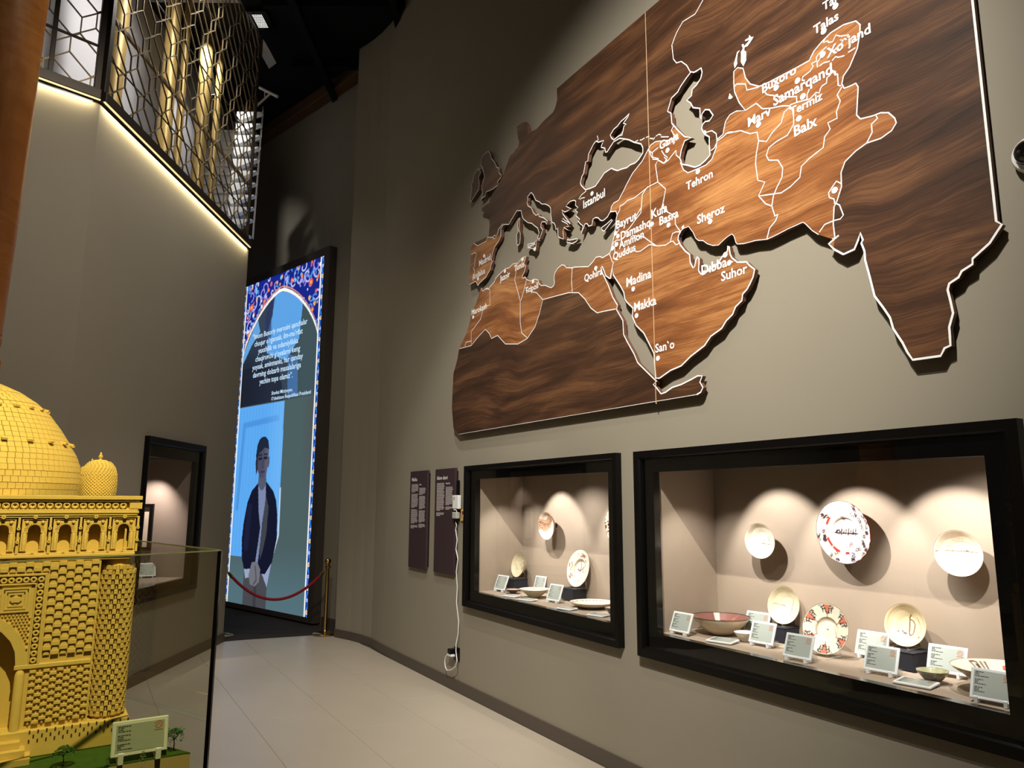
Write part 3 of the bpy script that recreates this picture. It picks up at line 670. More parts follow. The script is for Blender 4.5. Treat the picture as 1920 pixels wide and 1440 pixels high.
CITY = [('Madrid',897.5,498,919,488),('Andalus',884.6,524.6,908.8,512.5),('Jazoir',936.7,527.5,955.8,518.8),('Tunis',963.3,509.6,982,499),('Tripoli',984.6,550.4,1008.7,540),('Marokash',883.8,591,912.3,578),
 ('Qohira',1095,528.3,1129,514),('Istanbul',1093,389.6,1133.8,368.8),('Bayrut',1155,429.4,1193,410.6),('Damashq',1163.3,449,1218.5,424),('Kufa',1221,409.6,1250.8,396),('Basra',1236,422,1271.7,406.5),
 ('Ammon',1160,467,1206.6,445),('Quddus',1148.8,487.7,1191,470),('Ganja',1236,279,1272,261.7),('Tehron',1286,353,1336,335.4),('Sheroz',1306.7,417.7,1358.6,399.6),('Madina',1174,537,1220.6,521),
 ('Makka',1188.5,583.8,1230,570.6),('San`o',1228,659.6,1264,653.8),('D\u0131bba',1315,515.6,1362.6,499),('Suhor',1351.7,527,1400.6,511.5),('Marv',1402,236.6,1445,216),('Buxoro',1428.6,171.5,1492.7,140),
 ('Samarqand',1449.5,197.5,1560,138),('Termiz',1480.7,217,1541.7,187),('Balx',1488.5,255,1532,235),('Talas',1524.8,62.7,1572,38),('Xo`jand',1549.6,108,1632,61),('Taroz',1542,17.5,1594,-11),('Sitsiliya',989,465,1003,459)]
for s, ax, ay, bx, by in CITY:
    a = on_plane(ax, ay, MR, MAPY-.006); b = on_plane(bx, by, MR, MAPY-.006)
    me = text_mesh(s, 1, .021, M_PAINTW); w_, x_ = width(me); k = (b.x-a.x)/w_; me.transform(Matrix.Scale(k, 4) @ T((-x_, 0, 0)))
    o = inst('city_name', me, wm, T((a.x, MAPY-.003, (a.z+b.z)/2)))
DOTS = [(908,480),(896.5,523),(947,508.8),(980,486.7),(999.6,528.3),(887.5,594.8),(1117.5,503),(1110.4,363),(1154.5,437.7),(1159,443),(1223,420.5),(1254,422),(1156.6,458.5),(1149,466),(1252,282),(1309,322),(1332,415.6),
        (1187.7,542),(1194,592),(1234,672),(1368,493),(1360.5,478),(1422.7,234),(1456,165),(1496,151.7),(1506,181),(1498.4,222.5),(1545,59),(1543,102.7),(1567,12),(1565.6,357),(1003,467)]
dm = MB(); dm.lathe([(0, 0), (.0165, 0), (.0165, .003)], 20, M=Matrix.Rotation(PI/2, 4, 'X')); dot_me = dm.mesh('city_dot', M_PAINTW)
for px, py in DOTS:
    p = on_plane(px, py, MR, MAPY); inst('city_dot', dot_me, wm, T((p.x, MAPY-.0005, p.z)) @ Matrix.Scale(-1 if False else 1, 4))
so = MB()
for x, z in ((-6.1, 2.6), (-5.6, 3.2), (-4.6, 4.6), (-3.9, 2.6), (-3.6, 3.2), (-3.2, 4.6), (-2.2, 4.4), (-1.7, 3.0), (-1.75, 2.75), (-1.6, 4.7)):
    so.box(x-.03, x+.03, MAPY+MAPT, 0, z-.03, z+.03)
obj('standoff', so, M_BLACK, wm)
# ================================================================== plum text panels
def bars(mb, x, z, w_, n, lh, y, rnd, th=.55, ragged=.35):
    """lines of small print, word by word"""
    for i in range(n):
        L_ = w_*(1 if i < n-1 else .55)*(1-ragged*rnd.random()*.4); cx = 0
        while cx < L_:
            q = min(L_-cx, lh*(.9+2.2*rnd.random()))
            if q > lh*.3: mb.add([(x+cx,y,z-i*lh-lh*th),(x+cx+q,y,z-i*lh-lh*th),(x+cx+q,y,z-i*lh),(x+cx,y,z-i*lh)], [(0,1,2,3)])
            cx += q+lh*.35
def text_panel(x0, title, sub, paras1, paras2, label):
    W_, H_ = .455, 1.008
    t = thing('text_panel', label, 'panel', M=MR @ T((x0, 0, 1.022)))
    m = MB(); m.bbox(0, W_, -.030, -.004, 0, H_, .002); obj('board', m, M_PLUM, t)
    m = MB(); m.box(.04, W_+.012, -.004, 0, .03, H_-.03); obj('backing', m, M_BLACK, t)
    me = text_mesh(title, .052, .0006, M_PAINTW, squeeze=1.08); inst('title', me, t, T((.045, -.0308, H_-.105)))
    me = text_mesh(sub, .022, .0003, M_PAINTW); inst('subtitle', me, t, T((.255, -.0308, H_-.152)))
    rnd = random.Random(len(title)); m = MB(); z = H_-.14
    for n in paras1: bars(m, .045, z, .185, n, .0125, -.0306, rnd); z -= n*.0125+.014
    z = H_-.18
    for n in paras2: bars(m, .255, z, .165, n, .0105, -.0306, rnd); z -= n*.0105+.012
    o = obj('small_print', m, M_PLUMT, t); o['kind'] = 'stuff'
text_panel(-7.45, 'Makka', 'Mecca', (7, 12, 12, 3), (7, 13, 12, 4), 'left plum text panel headed Makka on the curved end of the right wall')
text_panel(-6.80, 'Islom davri', 'Islamic Era', (22, 3), (17, 3), 'right plum text panel headed Islom davri beside the small showcase')
# router, adapter, yellow tag, white cord and socket
rt = thing('wifi_router', 'white wireless router fixed behind the right edge of the Islom davri panel', 'router', M=MR @ T((-6.345, 0, 1.64)))
m = MB(); m.bbox(0, .125, -.055, -.02, 0, .128, .006); obj('case', m, M_WHITE, rt)
m = MB(); m.bbox(.05, .075, -.04, -.012, .12, .27, .004); obj('antenna', m, M_BLACK, rt)
m = MB(); m.box(.030, .042, -.0565, -.055, .10, .112); m.box(.030, .042, -.0565, -.055, .083, .095); obj('led', m, M_BLACK, rt)
ad = thing('power_adapter', 'small grey power adapter hanging under the white router', 'adapter', M=MR @ T((-6.345, 0, 1.525)))
m = MB(); m.bbox(0, .085, -.055, -.012, .025, .085, .005); obj('body', m, mat('grey_plastic', (176, 178, 172), .5), ad)
m = MB(); m.bbox(.005, .08, -.05, -.012, 0, .025, .004); obj('lower_clip', m, M_BLACK, ad); m = MB(); m.bbox(.01, .07, -.05, -.012, .085, .115, .004); obj('upper_clip', m, M_BLACK, ad)
m = MB(); m.tube([(.03, -.04, .085), (.04, -.055, .11), (.075, -.05, .105), (.085, -.04, .08)], .004, 6); obj('lead', m, M_WHITE, ad)
yt = thing('yellow_tag', 'small yellow notice tag on the wall beside the grey adapter', 'sign', M=MR @ T((-6.235, 0, 1.53)))
m = MB(); m.bbox(0, .105, -.018, 0, 0, .105, .003); obj('plate', m, mat('tag_yellow', (214, 176, 70), .5), yt)
m = MB(); m.box(.025, .075, -.0195, -.018, .03, .09); obj('picture', m, mat('tag_red', (120, 30, 36), .5), yt)
m = MB(); m.box(.045, .06, -.0205, -.0195, .032, .06); obj('white_figure', m, M_PAINTW, yt)
pts = [on_plane(a, b, MR, -.035) for a, b in ((854, 977), (856, 985), (854.5, 993), (857, 1012), (855, 1030), (858.5, 1048), (855.5, 1072), (857.5, 1100), (856, 1130), (860, 1165), (859, 1188), (855, 1208), (855, 1222))]
loop_ = [on_plane(a, b, MR, -.06) for a, b in ((855.5, 1226), (857, 1240), (854, 1250), (846, 1256), (838, 1257), (835, 1250), (834, 1240), (835.5, 1231), (841, 1225))]
m = MB(); m.tube(pts+loop_, .0048, 8); cd = obj('extension_cord', m, M_WHITE, M=MR); tag(cd, 'wavy white power cord hanging down the wall to a black socket', 'cord')
sp = on_plane(858, 1226, MR, 0); sk_ = thing('wall_socket', 'black wall socket low under the white cord', 'socket', M=MR @ T((sp.x, 0, sp.z)))
m = MB(); m.bbox(-.05, .05, -.014, 0, -.06, .06, .004); obj('plate', m, M_BLACK, sk_)
pl_ = thing('power_plug', 'white and black plug pushed into the low wall socket', 'plug', M=MR @ T((sp.x-.03, 0, sp.z)))
m = MB(); m.bbox(-.035, .03, -.075, -.014, .0, .045, .006); obj('black_body', m, M_BLACK, pl_)
m = MB(); m.bbox(-.05, .045, -.072, -.030, -.022, .0, .006); obj('white_collar', m, M_WHITE, pl_)
# dome camera at the right edge
cp = on_plane(1928, 291, MR, -.03)
sc = thing('security_camera', 'white dome security camera on the right wall at the edge of view', 'camera', M=MR @ T((cp.x+.015, 0, cp.z)) @ Matrix.Rotation(PI/2, 4, 'X'))
m = MB(); m.lathe([(.0, 0), (.07, 0), (.074, .006), (.074, .030), (.066, .050), (.050, .056)], 32); obj('base', m, M_WHITE, sc)
m = MB(); m.lathe([(.050, .054), (.049, .066), (.042, .086), (.028, .100), (.012, .106), (0, .107)], 28); obj('dome', m, mat('smoked_dome', (16, 14, 14), .08, spec=.7), sc)
m = MB(); m.lathe([(.056, .052), (.053, .060), (.050, .0595)], 28); obj('ring', m, M_WHITE, sc)

# ================================================================== showcases
def rect_sweep(mb, o, i, prof, m=0):
    """mitred frame: prof = [(fraction from outer to inner edge, y)]"""
    rings = []
    for f, y in prof:
        x0 = o[0]+(i[0]-o[0])*f; x1 = o[1]+(i[1]-o[1])*f; z0 = o[2]+(i[2]-o[2])*f; z1 = o[3]+(i[3]-o[3])*f
        rings.append([(x0,y,z0),(x1,y,z0),(x1,y,z1),(x0,y,z1)])
    vs = [p for r_ in rings for p in r_]; fs = []
    for k in range(len(rings)-1):
        for j in range(4): j2 = (j+1) % 4; fs.append((k*4+j, k*4+j2, k*4+4+j2, k*4+4+j))
    mb.add(vs, fs, m)
def showcase(M, D, depth, label, name='showcase', lining=M_LINEN, mod=None):
    o, i = D['o'], D['i']; t = thing(name, label, 'showcase', M=M @ T(((o[0]+o[1])/2, 0, o[2])))
    Mi = T((-(o[0]+o[1])/2, 0, -o[2]))
    m = MB(); rect_sweep(m, o, i, [(0, 0), (0, -.05), (.30, -.05), (.36, -.038), (.40, -.038), (.42, -.022)]); q = obj('frame', m, M_BLACK, t)
    m2 = MB(); rect_sweep(m2, o, i, [(.40, -.019), (1, -.019), (1, .03)]); q2 = obj('glass_border', m2, M_BLACKG, t)
    m3 = MB(); f = .41; x0 = o[0]+(i[0]-o[0])*f; x1 = o[1]+(i[1]-o[1])*f; z0 = o[2]+(i[2]-o[2])*f; z1 = o[3]+(i[3]-o[3])*f
    m3.add([(x0,-.023,z0),(x1,-.023,z0),(x1,-.023,z1),(x0,-.023,z1)], [(0,1,2,3)]); q3 = obj('glass_pane', m3, M_GLASS, t)
    X0, X1, Z0, Z1 = i[0]-.028, i[1]+.028, i[2]-.002, i[3]+.03
    b = MB(); b.add([(X0,depth,Z0),(X1,depth,Z0),(X1,depth,Z1),(X0,depth,Z1)], [(0,1,2,3)]); q4 = obj('back_panel', b, lining, t)
    b = MB(); b.add([(X0,.005,Z0),(X0,depth,Z0),(X0,depth,Z1),(X0,.005,Z1)], [(0,1,2,3)]); q5 = obj('side_panel', b, lining, t)
    b = MB(); b.add([(X1,.005,Z0),(X1,depth,Z0),(X1,depth,Z1),(X1,.005,Z1)], [(3,2,1,0)]); q6 = obj('side_panel', b, lining, t)
    b = MB(); b.add([(X0,.005,Z0),(X1,.005,Z0),(X1,depth,Z0),(X0,depth,Z0)], [(0,1,2,3)]); q7 = obj('floor_panel', b, lining, t)
    b = MB(); b.add([(X0,.005,Z1),(X1,.005,Z1),(X1,depth,Z1),(X0,depth,Z1)], [(3,2,1,0)]); q8 = obj('top_panel', b, M_BLACK, t)
    for q_ in (q, q2, q3, q4, q5, q6, q7, q8): q_.matrix_local = Mi
    return t
showcase(MR, BIG, .53, 'large black framed showcase with glass, second from the text panels')
showcase(MR, SML, .503, 'small black framed showcase with glass beside the Islom davri panel')
M_NICHEL = mat('niche_lining', (150, 134, 124), .85, var=.05, scale=4, spec=.2)
showcase(ML, NIC, 1.05, 'tall black framed niche with glass in the left wall', 'wall_niche', M_NICHEL)
NL = ML @ T((8.2, .68, 1.43))
fp_ = thing('framed_document', 'dark framed document on the far side of the left wall niche', 'picture', M=ML @ T((8.175, .58, 1.42)) @ Matrix.Rotation(-PI/2, 4, 'Z'))
# its own x runs out of the wall towards the room
m = MB(); rect_sweep(m, (-.17, .17, -.25, .25), (-.135, .135, -.215, .215), [(0, 0), (0, -.03), (1, -.03), (1, -.006)]); obj('frame', m, M_BLACK, fp_)
m = MB(); m.box(-.14, .14, -.008, -.004, -.22, .22); obj('sheet', m, mat('old_paper', (214, 196, 178), .8), fp_)
m = MB(); rnd = random.Random(3)
for k in range(16): bars(m, -.07, .16-k*.021, .14, 1, .016, -.0085, rnd)
o = obj('script', m, mat('brown_ink', (92, 70, 84), .8), fp_); o['kind'] = 'stuff'

# ---------------------------------------------------------------- pottery
def cpt(px, py, z=.917):
    p = MR.inverted() @ on_floor(px, py, z); return p
def sd(p, a, b):
    ax, ay = a; bx, by = b; dx, dy = bx-ax, by-ay
    t = np.clip(((p[0]-ax)*dx+(p[1]-ay)*dy)/(dx*dx+dy*dy+1e-9), 0, 1)
    return np.hypot(p[0]-ax-t*dx, p[1]-ay-t*dy)
def poly_d(p, pts):
    d = np.full_like(p[0], 9.0)
    for a, b in zip(pts, pts[1:]): d = np.minimum(d, sd(p, a, b))
    return d
def lerp(c, k, mask):
    k = np.array(lin(k)); mask = np.clip(mask, 0, 1)[..., None]; return c*(1-mask)+k*mask
def mottled(p, base, amt, seed=0):
    rng = np.random.RandomState(seed); x, y = p; n = np.zeros_like(x)
    for k in range(7):
        a = rng.rand()*6.28; f = 3+rng.rand()*9; n += np.sin((x*math.cos(a)+y*math.sin(a))*f+rng.rand()*6.28)
    n /= 4.0
    return np.array(lin(base))[None, :]*(1+amt*n)[..., None]
def ceramic(name, R_, prof_in, prof_out, paint_in, paint_out, parent, M=None, nt=120, nr=44, gloss=.28, label=None):
    """turned vessel, axis +z; prof_in from the centre to the rim, prof_out from the rim to the foot, both (r/R, z/R)"""
    def dense(pr, n):
        pr = np.array(pr, float); s = np.r_[0, np.cumsum(np.hypot(*np.diff(pr, axis=0).T))]; q = np.linspace(0, s[-1], n)
        return np.c_[np.interp(q, s, pr[:, 0]), np.interp(q, s, pr[:, 1])]
    pi_, po = dense(prof_in, nr), dense(prof_out, 16); pr = np.r_[pi_, po]
    th = np.linspace(0, 2*PI, nt, endpoint=False); n = len(pr)
    X = np.outer(pr[:, 0], np.cos(th)); Y = np.outer(pr[:, 0], np.sin(th)); Z = np.repeat(pr[:, 1:2], nt, 1)
    V = np.stack([X, Y, Z], -1).reshape(-1, 3)*R_
    i = np.arange(n-1)[:, None]*nt; j = np.arange(nt)[None, :]; j2 = (j+1) % nt
    Fc = np.stack([i+j, i+j2, i+nt+j2, i+nt+j], -1).reshape(-1, 4)
    me = bpy.data.meshes.new(name); me.from_pydata(V.tolist(), [], Fc.tolist())
    cin = paint_in((X[:nr].ravel(), Y[:nr].ravel())); cout = paint_out((np.tile(th, len(po)), Z[nr:].ravel()/max(pr[:, 1].max(), .01)))
    c = np.clip(np.r_[cin, cout], 0, 1); c = np.c_[c, np.ones(len(c))]
    at_ = me.color_attributes.new('paint', 'FLOAT_COLOR', 'POINT'); at_.data.foreach_set('color', c.astype(np.float32).ravel())
    me.materials.append(bpy.data.materials.get('glazed_%d' % int(gloss*100)) or vcol_mat('glazed_%d' % int(gloss*100), gloss, coat=.3))
    me.polygons.foreach_set('use_smooth', [True]*len(me.polygons)); me.update()
    o = bpy.data.objects.new(name, me); COL.objects.link(o)
    if parent: o.parent = parent
    if M is not None: o.matrix_world = M
    return o
BOWL = ([(0, .10), (.25, .11), (.45, .17), (.75, .36), (.96, .58), (1, .60)], [(1, .60), (1.0, .57), (.80, .34), (.55, .12), (.40, .05), (.40, 0), (0, 0)])
CONE = ([(0, .07), (.22, .08), (.60, .30), (.97, .53), (1, .55)], [(1, .55), (1, .52), (.62, .26), (.36, .06), (.34, 0), (0, 0)])
DISH = ([(0, .10), (.36, .10), (.44, .12), (.47, .19), (.72, .24), (.97, .31), (1, .31)], [(1, .31), (1, .285), (.7, .20), (.50, .13), (.42, .04), (.42, 0), (0, 0)])
SHALLOW = ([(0, .07), (.5, .09), (.75, .14), (.96, .25), (1, .26)], [(1, .26), (1, .235), (.75, .11), (.5, .05), (.45, 0), (0, 0)])
CUP = ([(0, .12), (.3, .15), (.65, .40), (.95, .80), (1, .82)], [(1, .82), (1, .78), (.72, .40), (.45, .10), (.42, 0), (0, 0)])
def plain_out(col, amt=.10, seed=1, band=None):
    def f(q):
        th, h = q; c = mottled((np.cos(th)*2, h*3), col, amt, seed)
        if band is not None: c = lerp(c, band[0], (h > band[1]).astype(float))
        return c
    return f
IVORY = (226, 214, 192)
def kufic(p, n, r0, r1, span, k0, rnd):
    """upright strokes of angular lettering round a rim: n words of 4-5 strokes"""
    x, y = p; r = np.hypot(x, y); th = np.arctan2(y, x); m = np.zeros_like(x)
    for i in range(n):
        c0 = k0+2*PI*i/n
        for s in range(5):
            a = (th-(c0+(s-2)*span/5)+PI) % (2*PI)-PI
            q = rnd.random()*.03; m = np.maximum(m, ((np.abs(a)*r < .017) & (r > r0+q) & (r < r1-q*.5)).astype(float))
            if s in (1, 3): m = np.maximum(m, ((np.abs(a)*r < .05) & (np.abs(r-(r0 if s == 1 else r1-.03)-.015) < .016)).astype(float))
    return m
def p_epigraph(p):      # plain bowl with a short inked line
    c = mottled(p, IVORY, .07, 4); x, y = p
    c = lerp(c, (60, 50, 52), (poly_d(p, [(-.12, -.20), (.28, -.22), (.62, -.24)]) < .018).astype(float)*.85)
    for a in (-.02, .30, .55, .62): c = lerp(c, (60, 50, 52), (sd(p, (a, -.2), (a+.01, .10)) < .016).astype(float)*.85)
    c = lerp(c, (60, 50, 52), (np.abs(np.hypot(x-.30, y-.10)-.07) < .015).astype(float)*.8)
    c = lerp(c, (60, 50, 52), (np.hypot(x+.14, y+.17) < .04).astype(float)*.8)
    return c
def p_bigplate(p):
    x, y = p; r = np.hypot(x, y); th = np.degrees(np.arctan2(y, x)) % 360; c = mottled(p, (222, 208, 200), .08, 8); rnd = random.Random(5)
    blush = ((th > 100) & (th < 250) & (r > .6)).astype(float); c = lerp(c, (206, 176, 158), blush*.55)
    c = lerp(c, (236, 226, 214), (r < .58).astype(float)*.7)
    c = lerp(c, (198, 196, 210), ((th > 255) & (th < 300) & (r > .56)).astype(float)*.7)
    ink = (58, 44, 52); red = (176, 52, 46)
    for i in range(9):          # the line of script across the middle
        a = -.36+i*.085; c = lerp(c, ink, ((np.abs(y-.0) < .06+.03*(i % 3)) & (np.abs(x-a-.2*y) < .018)).astype(float))
    c = lerp(c, ink, ((np.abs(y+.05) < .022) & (x > -.40) & (x < .42)).astype(float)); c = lerp(c, ink, (poly_d(p, [(-.42, -.04), (-.30, .05), (-.22, -.02)]) < .02).astype(float))
    for cx, cy in ((-.05, .43), (.13, -.40)):
        q = np.hypot(x-cx, y-cy); c = lerp(c, (140, 50, 60), (np.abs(q-.055) < .014).astype(float)); c = lerp(c, ink, (q < .025).astype(float))
    for a0, a1 in ((135, 160), (195, 222), (226, 250), (268, 280)):
        c = lerp(c, red, ((th > a0) & (th < a1) & (np.abs(r-.66) < .03)).astype(float))
    for k in range(46):         # scroll work on the right rim and in patches at the left
        a = rnd.uniform(-72, 62) if k < 30 else rnd.choice((rnd.uniform(138, 152), rnd.uniform(176, 206), rnd.uniform(232, 252))); rr = rnd.uniform(.66, .95)
        cx, cy = rr*math.cos(R(a)), rr*math.sin(R(a)); q = np.hypot(x-cx, y-cy); c = lerp(c, ink, (np.abs(q-.045) < .014).astype(float)); c = lerp(c, ink, (q < .014).astype(float))
    c = lerp(c, (150, 62, 54), ((np.abs(r-.985) < .016) & (((th*1.0) % 14) < 8) & ((th < 70) | (th > 285))).astype(float))
    c = lerp(c, (90, 70, 66), ((np.abs(r-.60) < .008) & ((th % 40) < 26)).astype(float)*.7)
    c = lerp(c, (150, 132, 120), ((np.abs(np.sin(th*.11+r*6)) < .03) & (r > .6)).astype(float)*.5)
    return c
def p_rightbowl(p):
    x, y = p; c = mottled(p, (226, 208, 186), .06, 12); r = np.hypot(x, y)
    c = lerp(c, (116, 70, 50), (sd(p, (-.93, .06), (.93, .02)) < .014).astype(float)*.9)
    for k, a in enumerate((.08, .17, .21, .26)): c = lerp(c, (84, 58, 50), (np.hypot(x-a, y-.075) < .024).astype(float))
    rng = random.Random(9)
    for k in range(40): a, b = rng.uniform(-.6, .6), rng.uniform(-.3, .7); c = lerp(c, (156, 116, 88), (np.hypot(x-a, y-b) < .018).astype(float)*.7)
    return c
def p_swirl(p):
    x, y = p; c = mottled(p, (222, 204, 184), .05, 2); f = y-.45*x-.25*np.sin(x*4)
    c = lerp(c, (178, 128, 92), ((f > .05) & (f < .85)).astype(float)*.75)
    for k in range(7): c = lerp(c, (84, 56, 42), (np.abs(f-(.02+k*.10)-.05*np.sin(3*x+k)) < .018).astype(float))
    th = np.arctan2(y, x); r = np.hypot(x, y)
    c = lerp(c, (120, 92, 74), ((x < -.35) & (y < .1) & (np.abs(np.sin(14*x+9*y)) < .3)).astype(float)*.8)
    return lerp(c, (120, 80, 60), ((f < -.35) & (np.abs(np.sin(9*f)) < .12)).astype(float)*.5)
def p_dense(p):
    x, y = p; c = mottled(p, (224, 202, 178), .05, 3); rng = random.Random(2)
    for k in range(90):
        a, b = rng.uniform(-1, .9), rng.uniform(-.55, .62); c = lerp(c, (58, 40, 36) if k % 3 else (178, 106, 72), ((np.abs(x-a-.3*(y-b)) < .045) & (np.abs(y-b) < .05)).astype(float))
    return c
def p_inkfig(p):
    c = mottled(p, (220, 208, 176), .06, 6); ink = (92, 80, 56)
    for L_ in ([(.10, .35), (.16, -.15), (-.02, -.25)], [(-.12, .18), (.14, .22)], [(.22, -.06), (.55, -.12), (.52, .14)], [(-.10, -.24), (.05, -.42)]): c = lerp(c, ink, (poly_d(p, L_) < .028).astype(float)*.85)
    return c
def p_birds(p):
    x, y = p; r = np.hypot(x, y); c = mottled(p, (232, 222, 204), .05, 7); rng = random.Random(4)
    c = lerp(c, (150, 116, 76), ((np.abs(r-.50) < .03) & (y > .1)).astype(float)*.8)
    for k in range(26):
        a = rng.uniform(0, 6.28); q = rng.uniform(.62, .88); col = rng.choice(((156, 70, 44), (108, 84, 84), (196, 150, 96), (90, 62, 60)))
        c = lerp(c, col, (sd(p, (q*math.cos(a), q*math.sin(a)), (q*math.cos(a+.16)+rng.uniform(-.06, .06), q*math.sin(a+.16))) < .035).astype(float)*.85)
    for L_ in ([(-.05, .38), (.02, .15), (-.02, -.12)], [(-.22, -.05), (-.02, -.12), (.16, .0), (.26, .12)], [(-.25, -.02), (-.12, -.12)]): c = lerp(c, (110, 76, 84), (poly_d(p, L_) < .03).astype(float)*.85)
    return c
def p_petals(p):        # dish with black lettering and coral wedges on its rim
    x, y = p; r = np.hypot(x, y); th = np.arctan2(y, x); c = mottled(p, (230, 218, 196), .05, 9)
    c = lerp(c, (46, 38, 40), kufic(p, 6, .64, .93, .62, PI/2+.0, random.Random(3)))
    for i in range(6):
        a = (th-(PI/6+i*PI/3)+PI) % (2*PI)-PI; u = (r-.50)/.46
        c = lerp(c, (206, 120, 96), ((np.abs(a) < .15*u) & (r > .55) & (r < .97)).astype(float))
        edge = (np.abs(np.abs(a)-.17*u) < .022) & (r > .48) & (r < .97); c = lerp(c, (52, 42, 44), edge.astype(float))
        leaf = (np.abs(np.abs(a)-.30*u) < .11*u) & (r > .72) & (r < .96); c = lerp(c, (70, 58, 58), (leaf & (np.sin(60*r+22*a) > -.2)).astype(float)*.9)
        c = lerp(c, (52, 42, 44), (np.hypot(x-.48*math.cos(PI/6+i*PI/3), y-.48*math.sin(PI/6+i*PI/3)) < .028).astype(float))
    c = lerp(c, (168, 148, 120), (np.abs(r-.46) < .02).astype(float)*.5)
    c = lerp(c, (52, 44, 40), ((r < .045) & (r > .016)).astype(float))
    return c
def p_crack(p):
    c = mottled(p, (222, 210, 180), .07, 11)
    c = lerp(c, (92, 66, 48), (sd(p, (-.96, .08), (-.2, .0)) < .020).astype(float)*.9); c = lerp(c, (70, 54, 40), (sd(p, (.30, .34), (.14, -.62)) < .018).astype(float)*.9)
    return c
def p_letter(p):
    x, y = p; c = mottled(p, (222, 206, 170), .07, 13); br = (116, 82, 66); ink = (66, 58, 62)
    c = lerp(c, br, (poly_d(p, [(.12, .52), (.02, .38), (.0, -.30), (.06, -.46), (.20, -.36), (.27, .10), (.18, .26), (.05, .30)]) < .028).astype(float))
    c = lerp(c, br, (sd(p, (.06, -.46), (.46, -.50)) < .012).astype(float)*.7); c = lerp(c, br, (poly_d(p, [(.42, .40), (.56, .1), (.58, -.2)]) < .02).astype(float)*.7)
    for a, b in ((-.46, -.34), (-.30, -.30), (-.22, -.36), (-.14, -.38), (.56, -.50)): c = lerp(c, ink, (np.hypot((x-a)*1.0, (y-b)*.7) < .045).astype(float)*.85)
    return lerp(c, (196, 170, 128), (np.abs(np.hypot(x, y)-.88) < .02).astype(float)*.6)
def p_purple(p):
    x, y = p; th = np.arctan2(y, x); r = np.hypot(x, y); c = mottled(p, (126, 82, 74), .12, 5)
    for a0 in (.55, 2.5, 3.9, 5.4): c = lerp(c, (222, 206, 184), ((np.abs((th-a0+PI) % (2*PI)-PI) < .10) & (r > .4)).astype(float)*.9)
    c = lerp(c, (200, 170, 150), (np.abs(np.sin(5*x-3*y)) < .06).astype(float)*.5)
    return lerp(c, (58, 42, 38), (r > .955).astype(float))
def p_rimtext(p):
    x, y = p; r = np.hypot(x, y); c = mottled(p, (232, 220, 200), .05, 15)
    c = lerp(c, (84, 66, 60), kufic(p, 10, .78, .95, .5, .2, random.Random(1)))
    return c
def p_cone(p):
    x, y = p; r = np.hypot(x, y); c = mottled(p, (226, 208, 186), .05, 16); c = lerp(c, (60, 46, 44), kufic(p, 5, .62, .94, .45, 2.6, random.Random(6)))
    for a in (.95, 1.9): 
        q = np.hypot(x-.78*math.cos(a), y-.78*math.sin(a)); c = lerp(c, (176, 60, 66), ((q < .085) & (q > .03)).astype(float)); c = lerp(c, (150, 40, 50), (q < .02).astype(float))
    return c
def p_green(p): return lerp(mottled(p, (158, 158, 122), .16, 17), (110, 100, 70), (np.hypot(*p) > .95).astype(float))
def p_dots(p): return lerp(mottled(p, (232, 222, 206), .04, 18), (120, 88, 70), ((np.abs(np.hypot(*p)-.88) < .035) & (np.sin(np.arctan2(p[1], p[0])*34) > .1)).astype(float)*.8)
def p_brown(p): return lerp(mottled(p, (206, 178, 160), .1, 19), (86, 52, 42), (np.hypot(*p) > .93).astype(float))
def p_white(p): return mottled(p, (224, 216, 202), .08, 20)
def easel(root, M, r, lean, rx_off=0):
    """clear acrylic plate stand: two hooked feet and a back prop"""
    Mi = root.matrix_world.inverted()
    for s in (-1, 1):
        m = MB(); x = s*r*.42; y0 = -.045
        m.tube([(x, y0-.012, .03), (x, y0-.012, .006), (x, .07, .004), (x, .065, .05), (x, .02+.24*lean*r, r*1.2)], .0045, 6)
        obj('foot', m, M_ACRYL, root, M=M)
    m = MB(); m.tube([(-r*.42, .07, .004), (r*.42, .07, .004)], .004, 6); obj('crossbar', m, M_ACRYL, root, M=M)
def standing(short, Rr, shape, pin, pout, label, z=.917, lean=14, rz=0, y=None, x=None, spin=0.0, cat='dish', name='ceramic_dish'):
    """a dish propped on edge on its stand, the rim's low point at (x, y, z)"""
    root_M = at(MR, x, y, z, R(rz)); th = thing('plate_stand', 'clear acrylic stand of the '+short, 'stand', M=root_M, group=None)
    easel(th, root_M, Rr, math.tan(R(lean)))
    M = root_M @ T((0, 0, .012)) @ Matrix.Rotation(R(90-lean), 4, 'X') @ T((0, Rr, -shape[0][-1][1]*Rr)) @ Matrix.Rotation(spin, 4, 'Z')
    o = ceramic(name, Rr, shape[0], shape[1], pin, pout, None, M); tag(o, label, cat); return o
def hanging(px, py, Rr, shape, pin, pout, label, short, depth, tilt=0, rz=0, name='wall_dish', cat='dish', spin=0.0):
    ydir = depth-.04
    p = on_plane(px, py, MR, ydir-shape[0][-1][1]*Rr)
    M = at(MR, p.x, p.y+shape[0][-1][1]*Rr, p.z, R(rz), R(90-tilt)) @ Matrix.Rotation(spin, 4, 'Z')
    o = ceramic(name, Rr, shape[0], shape[1], pin, pout, None, M); tag(o, label, cat)
    b = MB(); b.tube([(0, ydir, 0), (0, depth, 0)], .012, 10); q = thing('wall_mount', 'short metal peg behind the '+short, 'mount', M=MR @ T((p.x, 0, p.z)))
    obj('peg', b, M_BLACK, q); b2 = MB(); b2.lathe([(0, 0), (.022, 0), (.022, .004), (0, .004)], 14, M=T((0, depth-.001, 0)) @ Matrix.Rotation(PI/2, 4, 'X')); obj('plate', b2, M_BLACK, q)
    return o
